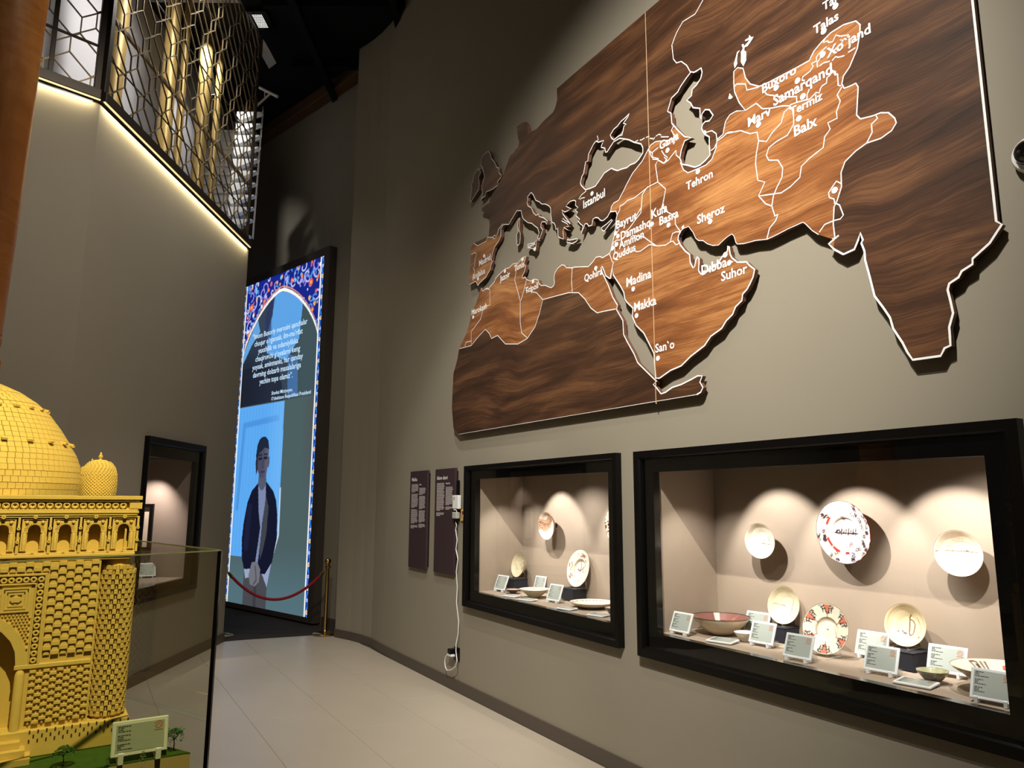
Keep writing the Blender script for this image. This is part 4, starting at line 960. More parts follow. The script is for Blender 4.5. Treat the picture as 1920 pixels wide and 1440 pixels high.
def sitting(x, y, Rr, shape, pin, pout, label, z=.917, name='ceramic_bowl', cat='bowl', spin=0.0, gloss=.28):
    o = ceramic(name, Rr, shape[0], shape[1], pin, pout, None, at(MR, x, y, z+.0005) @ Matrix.Rotation(spin, 4, 'Z'), gloss=gloss); tag(o, label, cat); return o
def plinth(x0, x1, y0, y1, h, label):
    o = thing('display_block', label, 'block', M=MR @ T(((x0+x1)/2, (y0+y1)/2, .917)))
    m = MB(); a, b = (x1-x0)/2, (y1-y0)/2; m.bbox(-a, a, -b, b, 0, h-.004, .004); obj('body', m, M_NAVY, o)
    m = MB(); m.bbox(-a-.002, a+.002, -b-.002, b+.002, h-.006, h, .002); obj('top', m, M_NAVY, o)
M_FRAMEW = mat('white_label_frame', (226, 230, 232), .45)
M_EINK = mat('grey_label_screen', (168, 175, 168), .35, spec=.4)
M_INK = mat('label_ink', (44, 46, 46), .7); M_EMB = mat('label_emblem_orange', (186, 108, 62), .7)
def label_face(root, W_, H_, seed, kids_M, blocks=3):
    m = MB(); m.bbox(-W_/2, W_/2, -.0045, .0045, 0, H_, .002); obj('frame', m, M_FRAMEW, root).matrix_local = kids_M
    a = .07*W_; m = MB(); m.box(-W_/2+a, W_/2-a, -.0052, -.004, a*1.15, H_-a*.95); obj('screen', m, M_EINK, root).matrix_local = kids_M
    m = MB(); rnd = random.Random(seed); z = H_-a*1.35; lh = H_*.040
    for b in range(blocks):
        for i, f in enumerate((.36, .18, .16, .50)):
            bars(m, -W_/2+a*1.5, z, W_*f*(.8+.4*rnd.random()), 1, lh*(1.12 if i == 0 else 1), -.0058, rnd, th=.5, ragged=0); z -= lh*1.15
        z -= lh*1.6
    o = obj('small_print', m, M_INK, root); o['kind'] = 'stuff'; o.matrix_local = kids_M
    m = MB(); cx, cz, r_ = W_*.32, H_*.78, W_*.065
    st_ = [(cx+r_*(1.15 if k % 2 else .9)*math.cos(PI*k/8), cz+r_*(1.15 if k % 2 else .9)*math.sin(PI*k/8)) for k in range(16)]
    ribbon(m, st_, W_*.012, -.0058, closed=True)
    ribbon(m, [(cx-r_*.45, cz-r_*.45), (cx-r_*.45, cz), (cx, cz+r_*.5), (cx+r_*.45, cz), (cx+r_*.45, cz-r_*.45)], W_*.016, -.0058); ribbon(m, [(cx-r_*1.2, cz-r_*1.5), (cx+r_*1.2, cz-r_*1.5)], W_*.014, -.0058)
    obj('emblem', m, M_EMB, root).matrix_local = kids_M
def label_stand(x, y, label, W_=.158, H_=.122, rz=4, lean=24, seed=1, M=None, z=.917, group='upright display labels'):
    M0 = M if M is not None else at(MR, x, y, z, R(rz)); root = thing('display_label', label, 'label', M=M0, group=group)
    K = T((0, 0, .014)) @ Matrix.Rotation(R(-lean), 4, 'X'); label_face(root, W_, H_, seed, K)
    for s in (-1, 1):
        m = MB(); X = s*W_*.33; w2 = .006
        m.prism([(-.016, 0), (.040, 0), (.040, .006), (.012, .016), (.024, .050), (.018, .052), (.004, .016), (-.006, .016), (-.010, .026), (-.016, .024)], -w2, w2, M=Matrix(((0,1,0,X),(1,0,0,0),(0,0,1,0),(0,0,0,1))))
        obj('foot', m, M_FRAMEW, root)
    m = MB(); m.lathe([(.013, -.02), (.016, -.02), (.016, .02), (.013, .02), (.013, -.02)], 14, M=T((W_*.33, .056, .016)) @ Matrix.Rotation(PI/2, 4, 'Y'), cap=False); obj('coil', m, M_ACRYL, root)
    return root
def label_flat(x, y, label, W_=.158, H_=.110, rz=0, seed=2):
    root = thing('flat_label', label, 'label', M=at(MR, x, y, .9175, R(rz)), group='labels lying flat')
    label_face(root, W_, H_, seed, T((0, -H_/2, .0055)) @ Matrix.Rotation(R(-90+3), 4, 'X'))
FZ = .917
# large showcase
hanging(1422, 1013, .105, BOWL, p_epigraph, plain_out((206, 186, 160)), 'ivory bowl with a short inked inscription on the left of the large showcase back wall', 'bowl with a short inscription', .53, rz=6, tilt=-2)
hanging(1580, 997, .168, DISH, p_bigplate, plain_out((196, 168, 146), band=((150, 70, 58), .85)), 'biggest hanging dish with red and black rim ornament in the large showcase', 'biggest hanging dish', .53, rz=-2, tilt=-3)
hanging(1792, 1036, .106, BOWL, p_rightbowl, plain_out((210, 190, 164)), 'ivory bowl crossed by one thin brown line on the large showcase back wall', 'bowl crossed by one line', .53, rz=8, tilt=-2)
q = cpt(1348, 1191); sitting(-3.335, .318, .175, BOWL, p_purple, plain_out((214, 198, 172), .08, 3, ((70, 50, 44), .95)), 'large bowl with a purple brown glazed inside at the left end of the large showcase')
sitting(-3.10, .265, .062, CUP, p_white, plain_out((214, 206, 190)), 'small pale cup behind the label in the large showcase', name='ceramic_cup', cat='cup')
plinth(-3.075, -2.93, .40, .525, .085, 'navy block under the cracked ivory bowl in the large showcase')
standing('cracked ivory bowl', .108, BOWL, p_crack, plain_out((210, 194, 164)), 'ivory bowl with two dark crack lines standing on the left navy block', z=FZ+.085, x=-2.99, y=.45, lean=12, rz=4)
q = cpt(1550, 1233); standing('dish with coral wedges', .130, DISH, p_petals, plain_out((210, 194, 170)), 'cream dish with coral wedges and black lettering standing in the large showcase', x=q.x-.02, y=q.y-.0, lean=14, rz=6)
plinth(-2.305, -2.145, .342, .50, .088, 'navy block under the bowl with one brown letter in the large showcase')
standing('bowl with one brown letter', .102, BOWL, p_letter, plain_out((206, 184, 146)), 'ivory bowl painted with one tall brown letter on the right navy block', z=FZ+.088, x=-2.23, y=.41, lean=12, rz=6)
sitting(-1.99, .225, .066, CUP, p_green, plain_out((112, 98, 76), .3, 5), 'small green glazed bowl near the right end of the large showcase', gloss=.2)
sitting(-1.735, .30, .19, CONE, p_cone, plain_out((196, 174, 146), .1, 7), 'flaring ivory bowl with red rosettes at the right end of the large showcase')
for i, (px, py, lb, rz) in enumerate(((1273, 1190, 'upright label at the far left of the large showcase', 3), (1426, 1212, 'upright label in front of the left navy block and pale cup', 5),
        (1494, 1240, 'upright label just left of the dish with coral wedges', 6), (1650, 1266, 'upright label in front of the right navy block', 7), (1860, 1322, 'upright label at the far right of the large showcase front', 8))):
    q = cpt(px, py); label_stand(q.x, q.y, lb, rz=rz, seed=i+3)
for i, (px, py, lb, rz) in enumerate(((1424, 1190, 'upright label half hidden behind the bowl on the left navy block', 6), (1633, 1236, 'upright label half hidden behind the label of the right navy block', 7), (1774, 1269, 'upright label between the right navy block and the flaring bowl', 8))):
    q = cpt(px, py); label_stand(q.x, min(q.y, .47), lb, rz=rz, seed=i+13, W_=.17, H_=.128)
q = cpt(1355, 1204); label_flat(q.x, q.y, 'flat label lying in front of the purple brown bowl', rz=16)
q = cpt(1718, 1284); label_flat(q.x, q.y, 'flat label lying left of the small green bowl', rz=10)
# small showcase
hanging(1023, 985, .118, BOWL, p_swirl, plain_out((150, 116, 84), .25, 9), 'bowl with swirling brown stripes on the small showcase back wall', 'bowl with swirling stripes', .503, rz=2, tilt=-3)
hanging(1156, 985, .14, SHALLOW, p_dense, plain_out((210, 190, 160)), 'dish densely painted in black and orange at the small showcase right frame', 'densely painted dish', .503, rz=2, tilt=-3)
plinth(-5.925, -5.79, .30, .45, .105, 'navy block at the left end of the small showcase')
standing('greenish ivory bowl', .112, BOWL, p_inkfig, plain_out((206, 196, 160)), 'greenish ivory bowl with an inked figure on the left navy block of the small showcase', z=FZ+.105, x=-5.86, y=.36, lean=12)
q = on_plane(1074, 1104, MR, .36); plinth(q.x-.17, q.x, .36, .495, .10, 'navy block under the tall painted dish in the small showcase')
standing('dish painted with brown birds', .152, DISH, p_birds, plain_out((216, 204, 180)), 'tall white dish painted with brown birds on the right navy block of the small showcase', z=FZ+.10, x=on_plane(1079, 1065, MR, .41).x, y=.40, lean=13)
sitting(-5.675, .225, .066, CONE, p_brown, plain_out((66, 38, 32), .2, 11), 'small dark brown bowl at the left of the small showcase')
sitting(-5.335, .235, .130, CONE, p_rimtext, plain_out((196, 182, 152), .1, 12), 'wide ivory bowl with lettered rim in the small showcase middle')
sitting(-4.62, .30, .172, SHALLOW, p_dots, plain_out((206, 188, 156), .1, 13), 'widest shallow dish with dotted rim at the right of the small showcase', name='ceramic_dish', cat='dish')
sitting(-4.22, .20, .072, CUP, p_brown, plain_out((70, 40, 34), .2, 14), 'small dark brown cup at the right frame of the small showcase', name='ceramic_cup', cat='cup')
for i, (px, py, lb) in enumerate(((934, 1103, 'upright label at the far left of the small showcase'), (1036, 1130, 'upright label in front of the right navy block of the small showcase'))):
    q = cpt(px, py); label_stand(max(q.x, -5.85), q.y if i else .185, lb, rz=10, seed=i+23, W_=.15, H_=.135)
label_stand(-5.62, .455, 'upright label at the small showcase back wall behind the wide bowl', rz=6, seed=33, W_=.15, H_=.13, lean=16)
for i, (px, py, lb) in enumerate(((960, 1119, 'flat label lying in front of the small dark brown bowl'), (990, 1126, 'flat label lying in front of the wide ivory bowl'), (1063, 1143, 'flat label lying in front of the widest shallow dish'), (1122, 1155, 'flat label lying by the dark brown cup at the small showcase frame'))):
    q = cpt(px, py); label_flat(q.x, q.y, lb, rz=14, seed=40+i, W_=.14, H_=.09)
# open book on its stand in the left niche, with its label
bp = ML.inverted() @ on_floor(262, 1080, .885)
bk = thing('open_book', 'old open book on a clear stand in the left wall niche', 'book', M=ML @ T((bp.x, bp.y, .884)) @ Matrix.Rotation(R(-62), 4, 'Z'))
m = MB(); m.prism([(-.15, .02), (.15, .02), (.15, .026), (-.15, .026)], -.02, .20, M=Matrix.Rotation(R(26), 4, 'X')); obj('cover', m, mat('book_red_leather', (96, 34, 28), .6), bk)
m = MB(); m.prism([(-.145, .026), (.145, .026), (.14, .045), (.06, .056), (.0, .046), (-.06, .056), (-.14, .045)], -.015, .195, M=Matrix.Rotation(R(26), 4, 'X')); obj('pages', m, mat('book_paper', (224, 206, 178), .8), bk)
m = MB()
for s in (-.10, .10): m.box(s-.004, s+.004, -.02, .20, 0, .012); m.tube([(s, .17, .006), (s, .17, .10)], .006, 6)
obj('stand', m, M_ACRYL, bk)
lp_ = ML.inverted() @ on_floor(277, 1083, .885)
label_stand(0, 0, 'white upright label beside the open book in the left wall niche', M=ML @ T((lp_.x-.02, max(lp_.y, .10), .884)) @ Matrix.Rotation(R(-55), 4, 'Z'), seed=51, W_=.17, H_=.15)
# ================================================================== tall video screen on the far wall
scr = thing('video_screen', 'tall video screen with a tiled arch border, quotation and standing boy on the far wall', 'screen', M=MS)
m = MB(); rect_sweep(m, (-.14, 2.625, .03, 5.515), (0, 2.478, .10, 5.392), [(0, .129), (0, 0), (1, 0), (1, .014)]); obj('bezel', m, mat('taupe_bezel', (74, 66, 60), .5), scr)
NX, NZ = 240, 520; SW, SZ0, SZ1 = 2.478, .10, 5.392
gx, gz = np.meshgrid(np.linspace(0, SW, NX), np.linspace(SZ0, SZ1, NZ)); px_, pz_ = gx.ravel(), gz.ravel()
def C3(c): return np.array(lin(c))
def mix(c, k, a): a = np.clip(a, 0, 1)[:, None]; return c*(1-a)+C3(k)*a
def sm(x, a, b): t = np.clip((x-a)/(b-a), 0, 1); return t*t*(3-2*t)
def pin(poly):
    c = np.zeros(px_.shape, bool); n = len(poly); j = n-1
    for i in range(n):
        xi, zi = poly[i]; xj, zj = poly[j]
        c ^= ((zi > pz_) != (zj > pz_)) & (px_ < (xj-xi)*(pz_-zi)/(zj-zi+1e-12)+xi); j = i
    return c.astype(float)
def near(pts, wd):
    d = np.full(px_.shape, 9.0)
    for a, b in zip(pts, pts[1:]): d = np.minimum(d, sd((px_, pz_), a, b))
    return 1-sm(d, wd*.6, wd*1.3)
c = np.tile(C3((52, 66, 84)), (len(px_), 1))
c = mix(c, (62, 82, 88), sm(px_, 1.5, 2.0)); c = mix(c, (26, 36, 54), (1-sm(px_, .2, 1.3))*(1-sm(pz_, 3.9, 4.6))*.9)
c = mix(c, (96, 168, 236), pin([(1.02, 5.1), (1.0, 4.72), (.86, 4.45), (.88, 4.1), (1.5, 3.9), (1.86, 4.2), (1.92, 4.75), (1.7, 5.0)])*.92)
c = mix(c, (110, 178, 240), pin([(.06, 4.15), (.5, 4.75), (.62, 4.5), (.35, 4.3), (.1, 4.02)])*.8)
c = mix(c, (40, 52, 92), near([(.95, 5.0), (.86, 4.7), (.9, 4.4)], .10)*.8); c = mix(c, (72, 126, 190), pin([(1.55, 4.0), (1.85, 3.9), (1.9, 3.3), (1.6, 3.3)])*.6)
c = mix(c, (24, 28, 44), pin([(.06, 3.9), (.9, 3.95), (1.35, 3.7), (1.5, 3.28), (.06, 3.27)])*.75)
lower = (pz_ < 3.27).astype(float); c = c*(1-lower[:, None]) + lower[:, None]*np.array(C3((74, 94, 96)))
c = mix(c, (86, 118, 130), lower*(1-sm(pz_, .1, 1.2))*.7); c = mix(c, (78, 78, 78), lower*sm(px_, 2.0, 2.4)*sm(pz_, 1.5, 3)*.6)
blue = pin([(.0, .83), (1.38, .83), (1.55, 1.2), (1.53, 3.26), (.0, 3.26)]); c = mix(c, (92, 170, 242), blue)
c = mix(c, (74, 146, 222), blue*sm(np.sin(px_*60), .2, 1)*.25); c = mix(c, (64, 132, 210), blue*(near([(.2, 1.6), (.28, 2.95), (1.35, 3.0)], .05)*.6)); c = mix(c, (126, 196, 252), blue*sm(px_, .9, 1.5)*.35)
c = mix(c, (206, 226, 240), near([(1.38, .8), (1.56, 1.2), (1.545, 1.9)], .02)*.8)
# the boy: trousers, shirt, dark waistcoat, hands, neck, face, cap
c = mix(c, (70, 72, 78), pin([(.56, .62), (1.3, .62), (1.30, .10), (.58, .10)])); c = mix(c, (50, 52, 58), near([(.93, .6), (.95, .1)], .05)*.7)
c = mix(c, (150, 166, 190), pin([(.50, .80), (.62, .50), (.86, .56), (.8, .85)])); c = mix(c, (150, 162, 196), pin([(1.12, .62), (1.30, .42), (1.40, .78), (1.25, .86)]))
body = pin([(.85, 1.99), (.66, 1.87), (.54, 1.68), (.46, 1.38), (.43, 1.10), (.47, .80), (.56, .64), (.78, .66), (.98, .60), (1.22, .60), (1.42, .80), (1.52, 1.15), (1.50, 1.5), (1.44, 1.72), (1.34, 1.86), (1.11, 2.01)])
c = mix(c, (14, 18, 42), body); c = mix(c, (26, 32, 64), body*near([(.62, 1.6), (.58, 1.0)], .08)*.6)
c = mix(c, (122, 134, 172), pin([(.86, 1.97), (1.10, 1.98), (1.12, 1.75), (1.06, 1.40), (1.02, 1.0), (.98, .70), (.90, .72), (.96, 1.05), (1.00, 1.30), (.92, 1.55)]))
c = mix(c, (62, 66, 74), pin([(1.12, 1.80), (1.22, 1.62), (1.20, 1.2), (1.12, .95), (1.04, .8), (1.03, 1.05), (1.08, 1.45)]))
c = mix(c, (112, 112, 122), pin([(.80, .76), (.96, .78), (1.08, .66), (1.06, .48), (.94, .40), (.78, .42), (.72, .56)])); c = mix(c, (72, 74, 84), near([(.92, .70), (.97, .50), (.90, .44)], .022)*.8)
c = mix(c, (84, 88, 110), pin([(.86, 2.16), (1.09, 2.14), (1.11, 1.97), (1.02, 1.88), (.94, 1.88), (.85, 1.97)]))
face = pin([(.80, 2.60), (.78, 2.50), (.78, 2.30), (.83, 2.16), (.92, 2.07), (1.02, 2.07), (1.10, 2.16), (1.14, 2.32), (1.13, 2.56), (1.08, 2.64)]); c = mix(c, (72, 74, 96), face); c = mix(c, (96, 96, 114), face*sm(px_, .96, 1.12)*.8)
c = mix(c, (80, 80, 100), pin([(1.12, 2.40), (1.165, 2.40), (1.16, 2.24), (1.12, 2.24)])); c = mix(c, (40, 42, 62), pin([(.75, 2.5), (.80, 2.5), (.81, 2.2), (.77, 2.12), (.73, 2.3)]))
c = mix(c, (24, 26, 42), near([(.84, 2.375), (.91, 2.38)], .022)+near([(1.00, 2.385), (1.08, 2.385)], .022)); c = mix(c, (34, 36, 54), near([(.83, 2.43), (.92, 2.44)], .014)+near([(1.00, 2.445), (1.09, 2.44)], .014))
c = mix(c, (50, 50, 70), near([(.965, 2.36), (.955, 2.25), (.99, 2.24)], .014)*.7); c = mix(c, (46, 40, 60), near([(.91, 2.165), (1.03, 2.168)], .014)*.9)
c = mix(c, (26, 36, 58), pin([(.73, 2.42), (.76, 2.60), (.82, 2.69), (.92, 2.73), (1.02, 2.72), (1.10, 2.66), (1.14, 2.52), (1.00, 2.55), (.84, 2.47), (.77, 2.36)]))
# tiled spandrels, arch line and side borders
spr = 4.17; ax_ = np.clip(np.abs(px_-1.232)/1.15, 0, 1); arch = spr+(5.10-spr)*(1-ax_**1.55)**.72
inb = (px_ > .055) & (px_ < 2.39); up = ((pz_ > arch) & inb).astype(float)
c = mix(c, (18, 36, 136), up); rng = np.random.RandomState(4)
for k in range(120):
    cx, cz = .08+rng.rand()*2.3, 4.2+rng.rand()*1.18; s_ = rng.choice((-1, 1)); r0 = .04+.09*rng.rand(); a0 = rng.rand()*6.28
    t_ = np.linspace(0, 4.6, 14); pts_ = [(cx+r0*(1-q/6.2)*math.cos(a0+s_*q), cz+r0*(1-q/6.2)*math.sin(a0+s_*q)) for q in t_]
    c = mix(c, [(196, 204, 250), (160, 150, 232), (80, 150, 230)][k % 3], up*near(pts_, .014))
for k in range(110):
    cx, cz = .08+rng.rand()*2.3, 4.2+rng.rand()*1.18; r0 = .014+.018*rng.rand(); d_ = np.hypot(px_-cx, (pz_-cz)*.8)
    c = mix(c, [(240, 110, 60), (226, 90, 120), (120, 200, 245), (236, 236, 250), (246, 180, 90)][k % 5], up*(1-sm(d_, r0*.7, r0*1.3)))
for cx, cz, r0 in ((.27, 4.98, .07), (2.12, 5.05, .07), (.82, 5.18, .04), (1.55, 5.20, .045), (2.2, 4.6, .045), (.2, 4.5, .04), (1.85, 5.2, .04)):
    d_ = np.hypot(px_-cx, pz_-cz); c = mix(c, (238, 92, 52), up*(1-sm(d_, r0*.7, r0))); c = mix(c, (250, 176, 110), up*(1-sm(d_, r0*.3, r0*.5)))
c = mix(c, (222, 150, 130), (np.abs(pz_-arch-.055) < .012)*inb*(pz_ > spr+.02)*1.0); c = mix(c, (255, 252, 240), ((np.abs(pz_-arch) < .026) & inb & (pz_ > spr-.01)).astype(float))
for x0 in (.058, 2.386): c = mix(c, (250, 250, 244), (np.abs(px_-x0) < .016).astype(float))
for x0, x1 in ((0, .04), (2.402, 2.478)):
    b_ = ((px_ >= x0) & (px_ <= x1)).astype(float); xm = (x0+x1)/2; c = mix(c, (14, 62, 170), b_); ph = (pz_*3.05) % 1
    c = mix(c, (70, 160, 246), b_*(np.abs(px_-xm-.022*np.sin(pz_*30)) < .010)); c = mix(c, (250, 220, 150), b_*(np.hypot(px_-xm, (ph-.5)/3.05) < .030)); c = mix(c, (250, 250, 255), b_*(np.hypot(px_-xm, (((pz_*3.05+.5) % 1)-.5)/3.05) < .022))
    c = mix(c, (120, 90, 200), b_*(np.hypot(px_-xm, (((pz_*6.1+.5) % 1)-.5)/6.1) < .012))
V = np.stack([px_, np.full_like(px_, .012), pz_], -1); I = (np.arange(NZ-1)[:, None]*NX+np.arange(NX-1)[None, :]).ravel()
me = bpy.data.meshes.new('picture'); me.from_pydata(V.tolist(), [], np.stack([I, I+1, I+NX+1, I+NX], -1).tolist())
at_ = me.color_attributes.new('paint', 'FLOAT_COLOR', 'POINT'); at_.data.foreach_set('color', np.c_[np.clip(c, 0, 1), np.ones(len(c))].astype(np.float32).ravel())
me.materials.append(vcol_mat('lit_screen', .35, emit=1.0)); inst('picture', me, scr)
M_STXT = mat('screen_text_light', (10, 10, 10), .5, emit=(206, 234, 255), estr=1.0)
for s, x0, x1, z in (('\u201cImom Buxoriy merosini qanchalar', .378, 2.077, 4.40), ('choqur o\u2018rgansak, ilm-ma\u2019rifat', .454, 1.955, 4.267), ('yaxshilik va odamiylikka', .594, 1.837, 4.134), ('chaqiruvchi g\u2018oyalarni keng', .516, 1.906, 4.001),
        ('yoysak, aminmanki, har qanday', .427, 2.0, 3.868), ('davrning dolzarb masalalariga', .463, 1.955, 3.735), ('yechim topa olamiz\u201d.', .698, 1.726, 3.602),
        ('Shavkat Mirziyoyev,', 1.112, 1.75, 3.385), ('O\u2018zbekiston Respublikasi Prezidenti', 1.115, 2.277, 3.295)):
    big = z > 3.5; t_ = text_mesh(s, .128 if big else .082, .0016 if big else .001, M_STXT); w_, o_ = width(t_)
    t_.transform(Matrix.Diagonal(((x1-x0)/w_, 1, 1, 1)) @ T((-o_, 0, 0))); inst('quotation_line' if big else 'signature_line', t_, scr, T((x0, .0105, z)))

# ================================================================== rope barrier
def stanchion(p, label):
    t = thing('stanchion', label, 'barrier post', loc=(p.x, p.y, 0.004), group='brass barrier posts')
    m = MB(); m.lathe([(.16, 0), (.16, .012), (.150, .022), (.09, .034), (.035, .046), (.028, .06)], 36); obj('base', m, M_BRASS, t)
    m = MB(); m.lathe([(.0235, .05), (.0235, .868)], 24); m.lathe([(.031, .835), (.031, .870), (.0235, .876)], 24); obj('pole', m, M_BRASS, t)
    m = MB(); m.lathe([(.020, .868), (.026, .878), (.020, .888), (.030, .896), (.041, .915), (.043, .930), (.036, .950), (.020, .962), (0, .966)], 24); obj('finial', m, M_BRASS, t)
    m = MB()
    for k in range(4): a = k*PI/2+.6; m.tube([(.028*math.cos(a), .028*math.sin(a), .852), (.046*math.cos(a), .046*math.sin(a), .862), (.046*math.cos(a), .046*math.sin(a), .842), (.028*math.cos(a), .028*math.sin(a), .846)], .004, 6)
    obj('hook', m, M_BRASS, t)
P1 = on_floor(609, 1190); P2 = on_floor(413, 1194)
stanchion(P1, 'brass barrier post with ball top in front of the right end of the video screen'); stanchion(P2, 'brass barrier post mostly hidden behind the far end of the left wall')
rp = thing('barrier_rope', 'red velvet rope sagging between two brass posts before the video screen', 'rope', loc=((P1.x+P2.x)/2, (P1.y+P2.y)/2, .004))
O = Vector(((P1.x+P2.x)/2, (P1.y+P2.y)/2, .004)); A_ = P1.copy(); A_.z = .85; B_ = P2.copy(); B_.z = .85; u_ = (B_-A_).normalized()
def rope_pt(t): p = A_.lerp(B_, t); p.z -= 4*.40*t*(1-t); return p-O
m = MB(); m.tube([rope_pt(.075+.85*k/28) for k in range(29)], .018, 10); obj('rope', m, M_ROPE, rp)
for ts in ((.03, .05, .08), (.97, .95, .92)):
    m = MB(); m.tube([rope_pt(t) for t in ts], [.010, .021, .021], 10); obj('clasp', m, M_BRASS, rp)

# ================================================================== yellow scale model of a domed mausoleum
HM = R(57.2); exm = Vector((math.sin(HM), math.cos(HM), 0)); eym = Vector((-math.cos(HM), math.sin(HM), 0))
ZP = 1.06; KM = on_floor(228, 1392, ZP); HWM, HDM = .4225, .295
CM = KM-exm*HWM+eym*HDM; MM = frame(exm, eym, CM)
M_OCH = mat('ochre_plaster', (222, 190, 112), .62, var=.06, scale=30, bump=.25, bscale=900, spec=.25)
M_OCHB = mat('ochre_brick', (228, 196, 118), .6, var=.07, scale=60, spec=.25)
mod = thing('mausoleum_model', 'yellow scale model of a domed brick mausoleum behind guard glass at lower left', 'model', M=MM)
YF = -HDM
def arch_pts(a, z0, h, n=14, pw=.88):
    return [(a*math.cos(PI*k/n), z0+h*(max(0, math.sin(PI*k/n))**pw)) for k in range(n+1)]
m = MB(); m.bbox(-.4355, .4355, YF-.014, HDM+.014, 0, .067, .003); obj('base', m, M_OCH, mod)
for k in range(3):
    m = MB(); m.bbox(-.215+.012*k, .215-.012*k, YF-.075+.02*k, YF-.012, .016*k, .016*(k+1), .001); obj('step', m, M_OCH, mod)
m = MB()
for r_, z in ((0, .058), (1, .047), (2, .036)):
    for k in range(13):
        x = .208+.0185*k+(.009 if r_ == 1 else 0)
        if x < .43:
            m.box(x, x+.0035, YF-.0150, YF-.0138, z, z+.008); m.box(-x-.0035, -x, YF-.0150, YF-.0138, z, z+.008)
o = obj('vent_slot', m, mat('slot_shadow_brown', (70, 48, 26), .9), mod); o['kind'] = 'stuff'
# core walls behind the relief
m = MB(); m.box(-.3315, .3315, YF+.10, HDM, .067, .492); m.box(.195, .3315, YF+.006, YF+.10, .067, .492); m.box(-.3315, -.195, YF+.006, YF+.10, .067, .492); m.box(-.37, .37, YF+.045, HDM-.045, .067, .492); obj('core', m, M_OCH, mod)
ao = arch_pts(.1865, .225, .153); ai = arch_pts(.164, .225, .128)
rp_ = [(0, .492), (0, ao[7][1])]+[p for p in ao[:7]][::-1]+[(.1865, .067), (.3355, .067), (.3355, .492)]
m = MB(); m.prism(rp_, YF, YF+.012); m.prism([(-x, z) for x, z in rp_][::-1], YF, YF+.012); obj('front_wall', m, M_OCH, mod)
m = MB(); band = [ao[k] for k in range(15)]+[ai[k] for k in range(14, -1, -1)]; m.prism(band, YF-.006, YF+.03); obj('archivolt', m, M_OCHB, mod)
m = MB(); pts_ = [(.1865, .067)]+ao+[(-.1865, .067)]
for a, b in zip(pts_, pts_[1:]): m.add([(a[0],YF,a[1]),(b[0],YF,b[1]),(b[0],YF+.10,b[1]),(a[0],YF+.10,a[1])], [(0,1,2,3)])
obj('portal_reveal', m, M_OCH, mod)
m = MB()
for i in range(25):
    for j in range(28):
        x, z = -.168+.0135*i+(.0067 if j % 2 else 0), .072+.011*j
        if abs(x) < .17: m.box(x, x+.0075, YF+.093, YF+.10, z, z+.006)
o = obj('portal_grille', m, M_OCHB, mod); o['kind'] = 'stuff'
for s in (-1, 1):
    m = MB(); m.lathe([(.011, .067), (.011, .20), (.009, .208), (.006, .213), (0, .214)], 16, M=T((s*.1755, YF-.001, 0))); obj('jamb_column', m, M_OCHB, mod)
    m = MB(); m.bbox(*sorted((s*.1615, s*.3315)), YF-.007, YF+.002, .2145, .225, .0012); obj('impost', m, M_OCHB, mod)
    # frames on both sides of the ring channel
    for a, b in ((.189, .193), (.209, .215)):
        m = MB(); m.bbox(*sorted((s*a, s*b)), YF-.006, YF, .225, .4465 if a > .2 else .4285, .001); obj('channel_frame', m, M_OCHB, mod)
m = MB(); m.bbox(-.215, .215, YF-.006, YF, .4465, .4525, .001); obj('channel_frame', m, M_OCHB, mod)
m = MB(); m.bbox(-.193, .193, YF-.006, YF, .4245, .4285, .001); obj('channel_frame', m, M_OCHB, mod)
m = MB(); m.lathe([(.0030, 0), (.0030, .005), (.0042, .0062), (.0066, .0058), (.0080, .0035), (.0080, 0)], 12, M=Matrix.Rotation(PI/2, 4, 'X'), cap=False); ring_me = m.mesh('ring_tile', M_OCHB)
for k in range(13): z = .2345+.01685*k; inst('ring_tile', ring_me, mod, T((.201, YF, z))); inst('ring_tile', ring_me, mod, T((-.201, YF, z)))
for k in range(24): inst('ring_tile', ring_me, mod, T((-.184+.016*k, YF, .4367)))
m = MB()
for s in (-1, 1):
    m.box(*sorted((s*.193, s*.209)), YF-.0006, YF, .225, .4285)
m.box(-.209, .209, YF-.0006, YF, .4285, .4465); obj('channel_bed', m, mat('ochre_shade_brown', (120, 88, 44), .9), mod)  # dark bed colour paints in the shade between the rings and frames
# square spandrel ornament and the small brick net round it
for s in (-1, 1):
    cx, cz = s*.1495, .388
    for k, h in enumerate((.031, .024, .017)):
        m = MB(); rect_sweep(m, (cx-h, cx+h, cz-h, cz+h), (cx-h+.0045, cx+h-.0045, cz-h+.0045, cz+h-.0045), [(0, YF), (0, YF-.006+.001*k), (1, YF-.006+.001*k), (1, YF)]); obj('square_frame', m, M_OCHB, mod)
    m = MB(); m.prism([(cx-.014, cz), (cx, cz-.014), (cx+.014, cz), (cx, cz+.014)], YF-.004, YF); m.prism([(cx-.006, cz-.006), (cx+.006, cz-.006), (cx+.006, cz+.006), (cx-.006, cz+.006)], YF-.0065, YF); obj('rosette', m, M_OCHB, mod)
m = MB()
for j in range(26):
    for i in range(-25, 26):
        x, z = i*.0078+(.0039 if j % 2 else 0), .228+.0076*j
        lim = [p for p in ao if p[0] >= 0]
        zz = .225+.153*(max(0, 1-(min(abs(x), .1865)/.1865)**2)**.5)**.88
        if abs(x) > .1835 or z < zz+.006 or z > .418 or (abs(abs(x)-.1495) < .034 and abs(z-.388) < .034): continue
        m.box(x-.0028, x+.0028, YF-.004, YF, z-.002, z+.002)
o = obj('spandrel_net', m, M_OCHB, mod); o['kind'] = 'stuff'
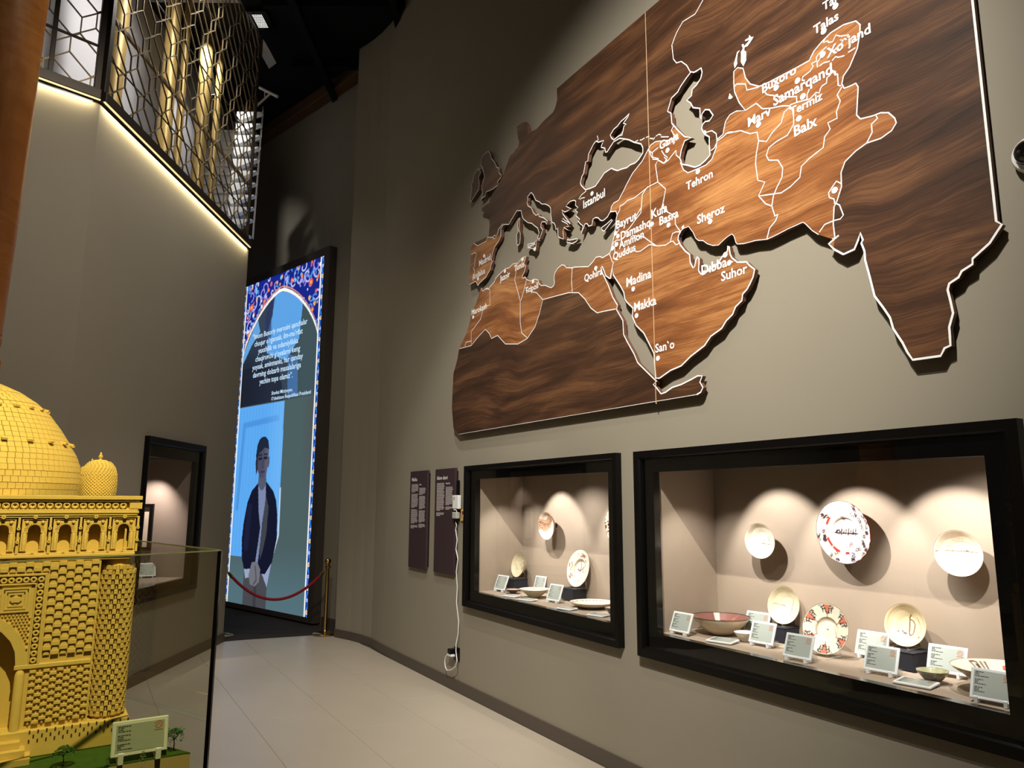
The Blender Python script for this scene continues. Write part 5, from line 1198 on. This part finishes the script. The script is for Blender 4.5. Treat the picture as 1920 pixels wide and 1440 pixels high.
# basket-weave brick relief: proud bricks singly, half-round fillers joined
def brick_mesh(w_, h_, d_):
    b = MB(); b.bbox(-w_/2, w_/2, -d_, 0, -h_/2, h_/2, .0007); return b.mesh('brick', M_OCHB)
left = MB(); fill = MB(); n_b = 0
def cells(x0, x1, z0, z1, nx, nz, ph):
    cw, ch = (x1-x0)/nx, (z1-z0)/nz
    for j in range(nz):
        for i in range(nx):
            yield x0+(i+.5)*cw, z0+(j+.5)*ch, cw, ch, (i+j+ph) % 2
half_round = [(math.cos(PI*k/6)*.5, math.sin(PI*k/6)) for k in range(7)]
for (x0, x1, z0, z1, nx, nz, ph, tall) in ((.2185, .3315, .245, .482, 6, 21, 0, False), (.0, .2185, .457, .482, 12, 2, 1, False), (.1955, .3315, .079, .211, 9, 16, 0, True)):
    first = next(cells(x0, x1, z0, z1, nx, nz, ph)); bm_e = brick_mesh(first[2]*.94, first[3]*.92, .008)
    for x, z, cw, ch, q in cells(x0, x1, z0, z1, nx, nz, ph):
        if q:
            inst('brick', bm_e, mod, T((x, YF, z))); n_b += 1
            left.bbox(-x-cw*.47, -x+cw*.47, YF-.008, YF, z-ch*.47, z+ch*.47, .0007)
        else:
            for s in (1, -1):
                if tall:
                    fill.prism([(s*x-cw*.12, z-ch*.5), (s*x+cw*.16, z-ch*.5), (s*x+cw*.16, z+ch*.30), (s*x+cw*.02, z+ch*.46), (s*x-cw*.12, z+ch*.30)], YF-.005, YF)
                    fill.box(s*x-cw*.5, s*x+cw*.5, YF-.002, YF, z-ch*.5, z-ch*.32)
                else: fill.prism([(s*x+px*cw*.80, z-ch*.5+pz*ch*.72) for px, pz in half_round], YF-.0045, YF)
# corner columns with brick relief
for sx in (1, -1):
    for sy in (-1, 1):
        cxx, cyy = sx*.381, sy*(HDM-.040)
        m = MB(); m.lathe([(.0355, .067), (.0355, .455), (.031, .478), (.024, .492)], 28, M=T((cxx, cyy, 0))); obj('corner_column', m, M_OCH, mod)
        for j in range(30):
            for i in range(15):
                a = 2*PI*(i+(.5 if j % 2 else 0))/15; z = .080+.0131*j; rr = .0365 if z < .452 else .033
                if z > .468: continue
                Mb = T((cxx, cyy, z)) @ Matrix.Rotation(a+PI/2, 4, 'Z') @ T((0, -rr+.0006, 0))
                d = Vector((math.cos(a), math.sin(a)))
                if sx == 1 and sy == -1 and d.x*.10+d.y*-.99 > .10 and n_b < 300:
                    if 'col_me' not in globals(): col_me = brick_mesh(.0096, .0120, .0100)
                    inst('brick', col_me, mod, Mb); n_b += 1
                else: left.bbox(-.0048, .0048, -.0100, 0, -.006, .006, .0007, M=Mb)
                a2 = a+PI/15; Mf = T((cxx, cyy, z)) @ Matrix.Rotation(a2+PI/2, 4, 'Z') @ T((0, -rr+.0006, 0))
                if j % 2 == 0 or True: fill.box(-.0013, .0013, -.0070, 0, -.0055, .0040, M=Mf)
o = obj('brick_relief', left, M_OCHB, mod); o['kind'] = 'stuff'
o = obj('filler_brick', fill, M_OCHB, mod); o['kind'] = 'stuff'
for z0, z1, ov in ((.482, .492, .0), (.492, .500, .010), (.600, .606, .008), (.606, .612, .012), (.612, .617, .009), (.638, .643, .012), (.643, .654, .018)):
    m = MB(); m.bbox(-HWM+.018-ov, HWM-.018+ov, YF-ov*.55-.002, HDM+ov, z0, z1, .0012); obj('moulding', m, M_OCHB, mod)
m = MB(); m.box(-HWM+.03, HWM-.03, YF+.035, HDM-.035, .492, .654); m.box(-HWM+.016, HWM-.016, YF+.004, HDM-.004, .612, .643); obj('gallery_core', m, M_OCH, mod)
hexr = MB(); hexr.lathe([(.0022, .004), (.0040, .0045), (.0060, .0075), (.0088, .0065), (.0096, 0)], 8, M=Matrix.Rotation(PI/2, 4, 'X') @ Matrix.Rotation(PI/8, 4, 'Z'), cap=False); hex_me = hexr.mesh('frieze_ring', M_OCHB)
for k in range(40): inst('frieze_ring', hex_me, mod, T((-.3762+.01929*k, YF-.002+.004, .6275)))
for s in (-1, 1):
    m = MB(); m.bbox(*sorted((s*.3915, s*.4235)), YF-.006, YF+.004, .618, .637, .001)
    for k in range(8): m.box(s*.4075-.012+k*.0032, s*.4075-.0105+k*.0032, YF-.0075, YF-.006, .620, .634)
    obj('frieze_end', m, M_OCHB, mod)
# arcade bays
BW = .0695
def bay_panel():
    b = MB(); h = BW/2-.0065; arc = arch_pts(.0145, .062, .0155, 10, 1.0)
    for s in (1, -1):
        hp = [(0, .094), (0, arc[5][1])]+[p for p in arc[:5]][::-1]+[(.0145, .010), (h, .010), (h, .094)]
        hp = hp if s == 1 else [(-x, z) for x, z in hp][::-1]
        b.prism(hp, 0, .004)
    pts_ = [(.0145, .010)]+arc+[(-.0145, .010)]
    for p, q in zip(pts_, pts_[1:]): b.add([(p[0],0,p[1]),(q[0],0,q[1]),(q[0],.03,q[1]),(p[0],.03,p[1])], [(0,1,2,3)])
    for k in range(15):
        a = PI*(k+.5)/15; Mv = T((0, 0, .062)) @ Matrix.Rotation(-(a-PI/2), 4, 'Y')
        b.box(-.0008, .0008, -.0012, 0, .0165, .0235, M=Mv)
    rect_sweep(b, (-h, h, .010, .094), (-h+.003, h-.003, .013, .091), [(0, .0), (0, -.003), (1, -.003), (1, 0)])
    b.box(-.028, -.0145, -.0022, 0, .0565, .0615); b.box(.0145, .028, -.0022, 0, .0565, .0615)
    return b.mesh('arcade_bay', M_OCHB)
bay_me = bay_panel()
b = MB(); b.lathe([(.0046, .010), (.0046, .054), (.0038, .0555)], 12)
hel = [(.0046*math.cos(t*1.5), .0046*math.sin(t*1.5), .011+.042*t/14) for t in range(15)]
for k in range(6): b.tube([(p[0]*math.cos(k*PI/3)-p[1]*math.sin(k*PI/3), p[0]*math.sin(k*PI/3)+p[1]*math.cos(k*PI/3), p[2]) for p in hel], .0009, 4, caps=False)
spir_me = b.mesh('spiral_column', M_OCHB)
b = MB(); b.lathe([(0, -.0052), (.003, -.0045), (.0046, -.001), (.0046, .0)], 10, M=Matrix.Rotation(-PI/2, 4, 'X')); boss_me = b.mesh('boss', M_OCHB)
b = MB(); b.bbox(-.0028, .0028, -.006, .010, .004, .1005, .0008); b.lathe([(.0014, 0), (.0014, .004), (.0044, .004), (.0044, 0)], 10, M=T((0, -.006, .070)) @ Matrix.Rotation(PI/2, 4, 'X'), cap=False); b.lathe([(.0014, 0), (.0014, .004), (.0044, .004), (.0044, 0)], 10, M=T((0, -.006, .036)) @ Matrix.Rotation(PI/2, 4, 'X'), cap=False)
mul_me = b.mesh('mullion', M_OCHB)
def arcade(F, n, w_):
    for k in range(n):
        x = (-n/2+.5+k)*w_
        o = inst('arcade_bay', bay_me, mod, F @ T((x, .002, .500)))
        for s in (-1, 1): inst('spiral_column', spir_me, o, T((s*.0205, -.0005, 0))); inst('boss', boss_me, o, T((s*.0175, 0, .0835)))
    for k in range(n+1): inst('mullion', mul_me, mod, F @ T(((-n/2+k)*w_, .002, .498)))
    for z in (.5025, .5975):
        for k in range(n):
            x = (-n/2+.5+k)*w_; b = MB(); b.bbox(x-w_/2+.003, x+w_/2-.003, -.004, .006, z-.0022, z+.0022, .0006); b.lathe([(.0016, 0), (.0016, .003), (.0052, .003), (.0052, 0)], 8, M=T((x, -.004, z)) @ Matrix.Rotation(PI/2, 4, 'X'), cap=False)
            obj('bay_rail', b, M_OCHB, mod, M=MM @ F)
arcade(T((0, YF, 0)), 12, BW)
arcade(T((HWM-.010, 0, 0)) @ Matrix.Rotation(PI/2, 4, 'Z'), 8, BW)
b = MB(); b.box(-HWM+.01, HWM-.01, YF+.031, YF+.036, .492, .606); b.box(HWM-.036, HWM-.031, YF+.01, HDM-.01, .492, .606); obj('gallery_back', b, M_OCH, mod)
# the dome, laid in courses of squared bricks
DP = [(.288, .654), (.287, .69), (.278, .73), (.262, .77), (.241, .808), (.214, .85), (.184, .89), (.148, .925), (.106, .953), (.060, .974), (.025, .984), (0, .986)]
m = MB(); m.lathe([(r_-.004, z) for r_, z in DP[:-1]]+[(0, .982)], 64); obj('dome_shell', m, M_OCH, mod)
dr = np.array(DP); s_ = np.r_[0, np.cumsum(np.hypot(*np.diff(dr, axis=0).T))]; NCR = 27; cand = []
for j in range(NCR):
    q0, q1 = s_[-1]*.955*j/NCR, s_[-1]*.955*(j+1)/NCR; qm = (q0+q1)/2
    r_, z = np.interp(qm, s_, dr[:, 0]), np.interp(qm, s_, dr[:, 1]); ra, za = np.interp(q0, s_, dr[:, 0]), np.interp(q0, s_, dr[:, 1]); rb, zb = np.interp(q1, s_, dr[:, 0]), np.interp(q1, s_, dr[:, 1])
    nbk = max(8, int(2*PI*r_/.0182)); tilt = math.atan2(ra-rb, zb-za)
    b = MB(); w_, h_ = 2*PI*r_/nbk*.93, (q1-q0)*.94; tp = rb/max(ra, 1e-6)
    b.add([(-w_/2, -.004, -h_/2), (w_/2, -.004, -h_/2), (w_/2*tp, -.004, h_/2), (-w_/2*tp, -.004, h_/2), (-w_/2, .002, -h_/2), (w_/2, .002, -h_/2), (w_/2*tp, .002, h_/2), (-w_/2*tp, .002, h_/2)],
          [(0,1,2,3),(0,4,5,1),(1,5,6,2),(2,6,7,3),(3,7,4,0)]); bme = b.mesh('dome_brick', M_OCHB)
    for i in range(nbk):
        a = 2*PI*(i+(.5 if j % 2 else 0))/nbk
        Mb = T((r_*math.cos(a), r_*math.sin(a), z)) @ Matrix.Rotation(a+PI/2, 4, 'Z') @ Matrix.Rotation(-tilt, 4, 'X') @ T((0, .0015, 0))
        wp = MM @ Vector((r_*math.cos(a), r_*math.sin(a), z)); nv = MM.to_3x3() @ Vector((math.cos(a)*math.cos(tilt), math.sin(a)*math.cos(tilt), math.sin(tilt)))
        v = wp-CO; zc = v.dot(CF); pxx = 960+FPX*v.dot(CX)/zc; fac = -nv.dot(v.normalized())
        cand.append((0 if (pxx > -6 and fac > -.02) else 1, -fac, bme, Mb, b))
cand.sort(key=lambda q: q[:2]); rest = MB()
for k, (_, _, bme, Mb, b) in enumerate(cand):
    if k < 300: inst('dome_brick', bme, mod, Mb)
    else: rest.add(b.v, b.f, 0, False, Mb)
o = obj('dome_brickwork', rest, M_OCHB, mod); o['kind'] = 'stuff'
for zr in (.805, .905):
    rr = np.interp(zr, dr[:, 1], dr[:, 0]); b = MB(); b.lathe([(rr-.004, zr-.004), (rr+.003, zr-.003), (rr+.003, zr), (rr-.006, zr+.004)], 64, cap=False); obj('dome_ledge', b, M_OCHB, mod)
    f_ = MB(); f_.bbox(-.007, .007, -.014, .006, -.003, .004, .0008); fme = f_.mesh('dome_fin', M_OCHB)
    for k in range(24): a = 2*PI*(k+.3)/24; inst('dome_fin', fme, mod, T((rr*math.cos(a), rr*math.sin(a), zr+.002)) @ Matrix.Rotation(a+PI/2, 4, 'Z') @ Matrix.Rotation(.25, 4, 'X'))
b = MB(); b.lathe([(.020, .978), (.012, .990), (.008, 1.0), (.012, 1.006), (.008, 1.012), (.005, 1.02), (0, 1.025)], 16); obj('dome_finial', b, M_OCHB, mod)
for sx in (-1, 1):
    for sy in (-1, 1):
        F = T((sx*.316, sy*.195, .654)); sdp = [(.0455, 0), (.0465, .035), (.0450, .062), (.040, .080), (.030, .094), (.015, .1025), (.0, .1045)]
        b = MB(); b.lathe(sdp, 32, M=F); sd_o = obj('corner_dome', b, M_OCH, mod)
        b = MB(); b.lathe([(.004, .103), (.003, .106), (.0058, .110), (.0058, .114), (.003, .117), (.0035, .119), (.001, .125), (0, .126)], 12, M=F); obj('knob', b, M_OCHB, sd_o)
        sc_ = MB(); dd = np.array(sdp)
        for j in range(22):
            z = .003+.0044*j; r_ = np.interp(z, dd[:, 1], dd[:, 0]); n_ = max(10, int(2*PI*r_/.0092))
            for i in range(n_):
                a = 2*PI*(i+(.5 if j % 2 else 0))/n_; Ms = F @ T((r_*math.cos(a), r_*math.sin(a), z)) @ Matrix.Rotation(a+PI/2, 4, 'Z')
                sc_.add([(-.0036, .001, 0), (.0036, .001, 0), (0, -.0026, .0), (0, .0, .0036), (0, 0, -.003)], [(0,2,3),(2,1,3),(4,2,0),(4,1,2)], 0, False, Ms)
        o = obj('scale_relief', sc_, M_OCHB, sd_o); o['kind'] = 'stuff'
# model ground: plinth with a flocked lawn, label and miniature trees
M_LAWN = mat('flocked_lawn', (74, 104, 44), .95, var=.25, scale=60, bump=.8, bscale=800, spec=.1)
pl = thing('model_plinth', 'beige plinth topped with green flocked lawn carrying the yellow mausoleum model', 'plinth', M=MM @ T((0, 0, -ZP)))
rc = MM.inverted() @ on_floor(357, 1411, ZP); lw = [(-.60, YF-.178), (rc.x-.012, YF-.178), (rc.x, rc.y), (.455, YF+.02), (.445, HDM+.025), (-.60, HDM+.025)]
def slab(z0, z1):
    b = MB(); n = len(lw); b.add([(x, y, z0) for x, y in lw]+[(x, y, z1) for x, y in lw], [tuple(range(n))[::-1], tuple(range(n, 2*n))]+[(i, (i+1) % n, n+(i+1) % n, n+i) for i in range(n)]); return b
b = slab(0, ZP-.004); obj('body', b, mat('plinth_beige', (190, 166, 116), .6, var=.04), pl)
b = slab(ZP-.004, ZP+.0003); obj('lawn', b, M_LAWN, pl)
lp = Vector((-.930, 1.950, ZP+.0006)); label_stand(0, 0, 'pale label on two white feet on the lawn beside the yellow model', W_=.128, H_=.082, seed=77, M=frame(exm, eym, lp), lean=9)
M_LEAF = mat('miniature_leaf', (58, 112, 48), .8, var=.3, scale=200); M_LEAF2 = mat('pale_miniature_leaf', (120, 140, 84), .8, var=.3, scale=200); M_TRUNK = mat('miniature_trunk', (64, 50, 34), .8)
def mini(px, py, h, kind, label, leaf):
    x, y = (MM.inverted() @ on_floor(px, py, ZP))[:2]
    t = thing('miniature_tree' if kind != 'bush' else 'miniature_bush', label, 'tree' if kind != 'bush' else 'bush', M=MM @ T((x, y, .0006)))
    rnd = random.Random(int(x*1000)); fo = MB()
    if kind != 'bush':
        b = MB(); b.tube([(0, 0, 0), (.001, 0, h*.3), (-.001, .001, h*.55), (0, 0, h*.8)], [h*.035, h*.028, h*.022, h*.012], 7)
        for k in range(6): a = k*1.05; b.tube([(0, 0, h*.45), (h*.22*math.cos(a), h*.22*math.sin(a), h*.74)], [h*.018, h*.008], 5)
        obj('trunk', b, M_TRUNK, t)
    for k in range(420 if kind != 'bush' else 200):
        a = rnd.random()*6.28; q = rnd.random()**.5
        if kind == 'umbrella': p = Vector((h*.52*q*math.cos(a), h*.52*q*math.sin(a), h*(1.0-.42*q*q-.12*rnd.random())))
        elif kind == 'round': p = Vector((h*.42*q*math.cos(a), h*.42*q*math.sin(a), h*(.98-.55*q*q*rnd.random()-.10*rnd.random())))
        else: zz = rnd.random(); p = Vector((h*.42*(1-zz*.75)*q*math.cos(a), h*.42*(1-zz*.75)*q*math.sin(a), h*zz))
        s_ = h*.055*(.7+.6*rnd.random()); Ml = T(p) @ Matrix.Rotation(rnd.random()*6.28, 4, 'Z') @ Matrix.Rotation(rnd.uniform(-1, 1), 4, 'X')
        fo.add([(-s_, 0, 0), (0, -s_*.55, .1*s_), (s_, 0, 0), (0, s_*.55, .1*s_)], [(0,1,2,3)], 0, False, Ml)
    o = obj('foliage', fo, leaf, t); o['kind'] = 'stuff'
mini(117, 1438, .050, 'umbrella', 'miniature umbrella-shaped green tree in front of the yellow model', M_LEAF)
mini(325, 1408, .056, 'round', 'miniature round dark green tree right of the pale label', M_LEAF)
mini(267, 1431, .028, 'bush', 'miniature pale green bush in front of the pale label', M_LEAF2)
mini(200, 1437, .020, 'bush', 'low dark green bush left of the pale label', M_LEAF)
# guard glass round the model
G = ray(413, 1031); G = CO+G*(2.03/G.y); GZ = G.z; G.z = 0
gg = thing('guard_glass', 'tall clear guard glass with a dark corner joint around the yellow model', 'glass', M=T(G))
for h, L_ in ((R(36.5+180), 1.9), (R(-44.3), 1.25)):
    d = Vector((math.sin(h), math.cos(h), 0)); Mg = Matrix(((d.x, -d.y, 0, G.x), (d.y, d.x, 0, G.y), (0, 0, 1, 0), (0, 0, 0, 1)))
    b = MB(); b.add([(.006, 0, 0), (L_, 0, 0), (L_, 0, GZ-.003), (.006, 0, GZ-.003)], [(0,1,2,3)]); obj('pane', b, M_GUARD, gg, M=Mg)
    b = MB(); b.box(0, L_, -.004, .004, GZ-.003, GZ); obj('polished_edge', b, M_GEDGE, gg, M=Mg)
b = MB(); b.box(-.005, .005, -.005, .005, 0, GZ-.002); obj('corner_joint', b, M_BLACKG, gg, M=T(G))
bpy.context.view_layer.update()
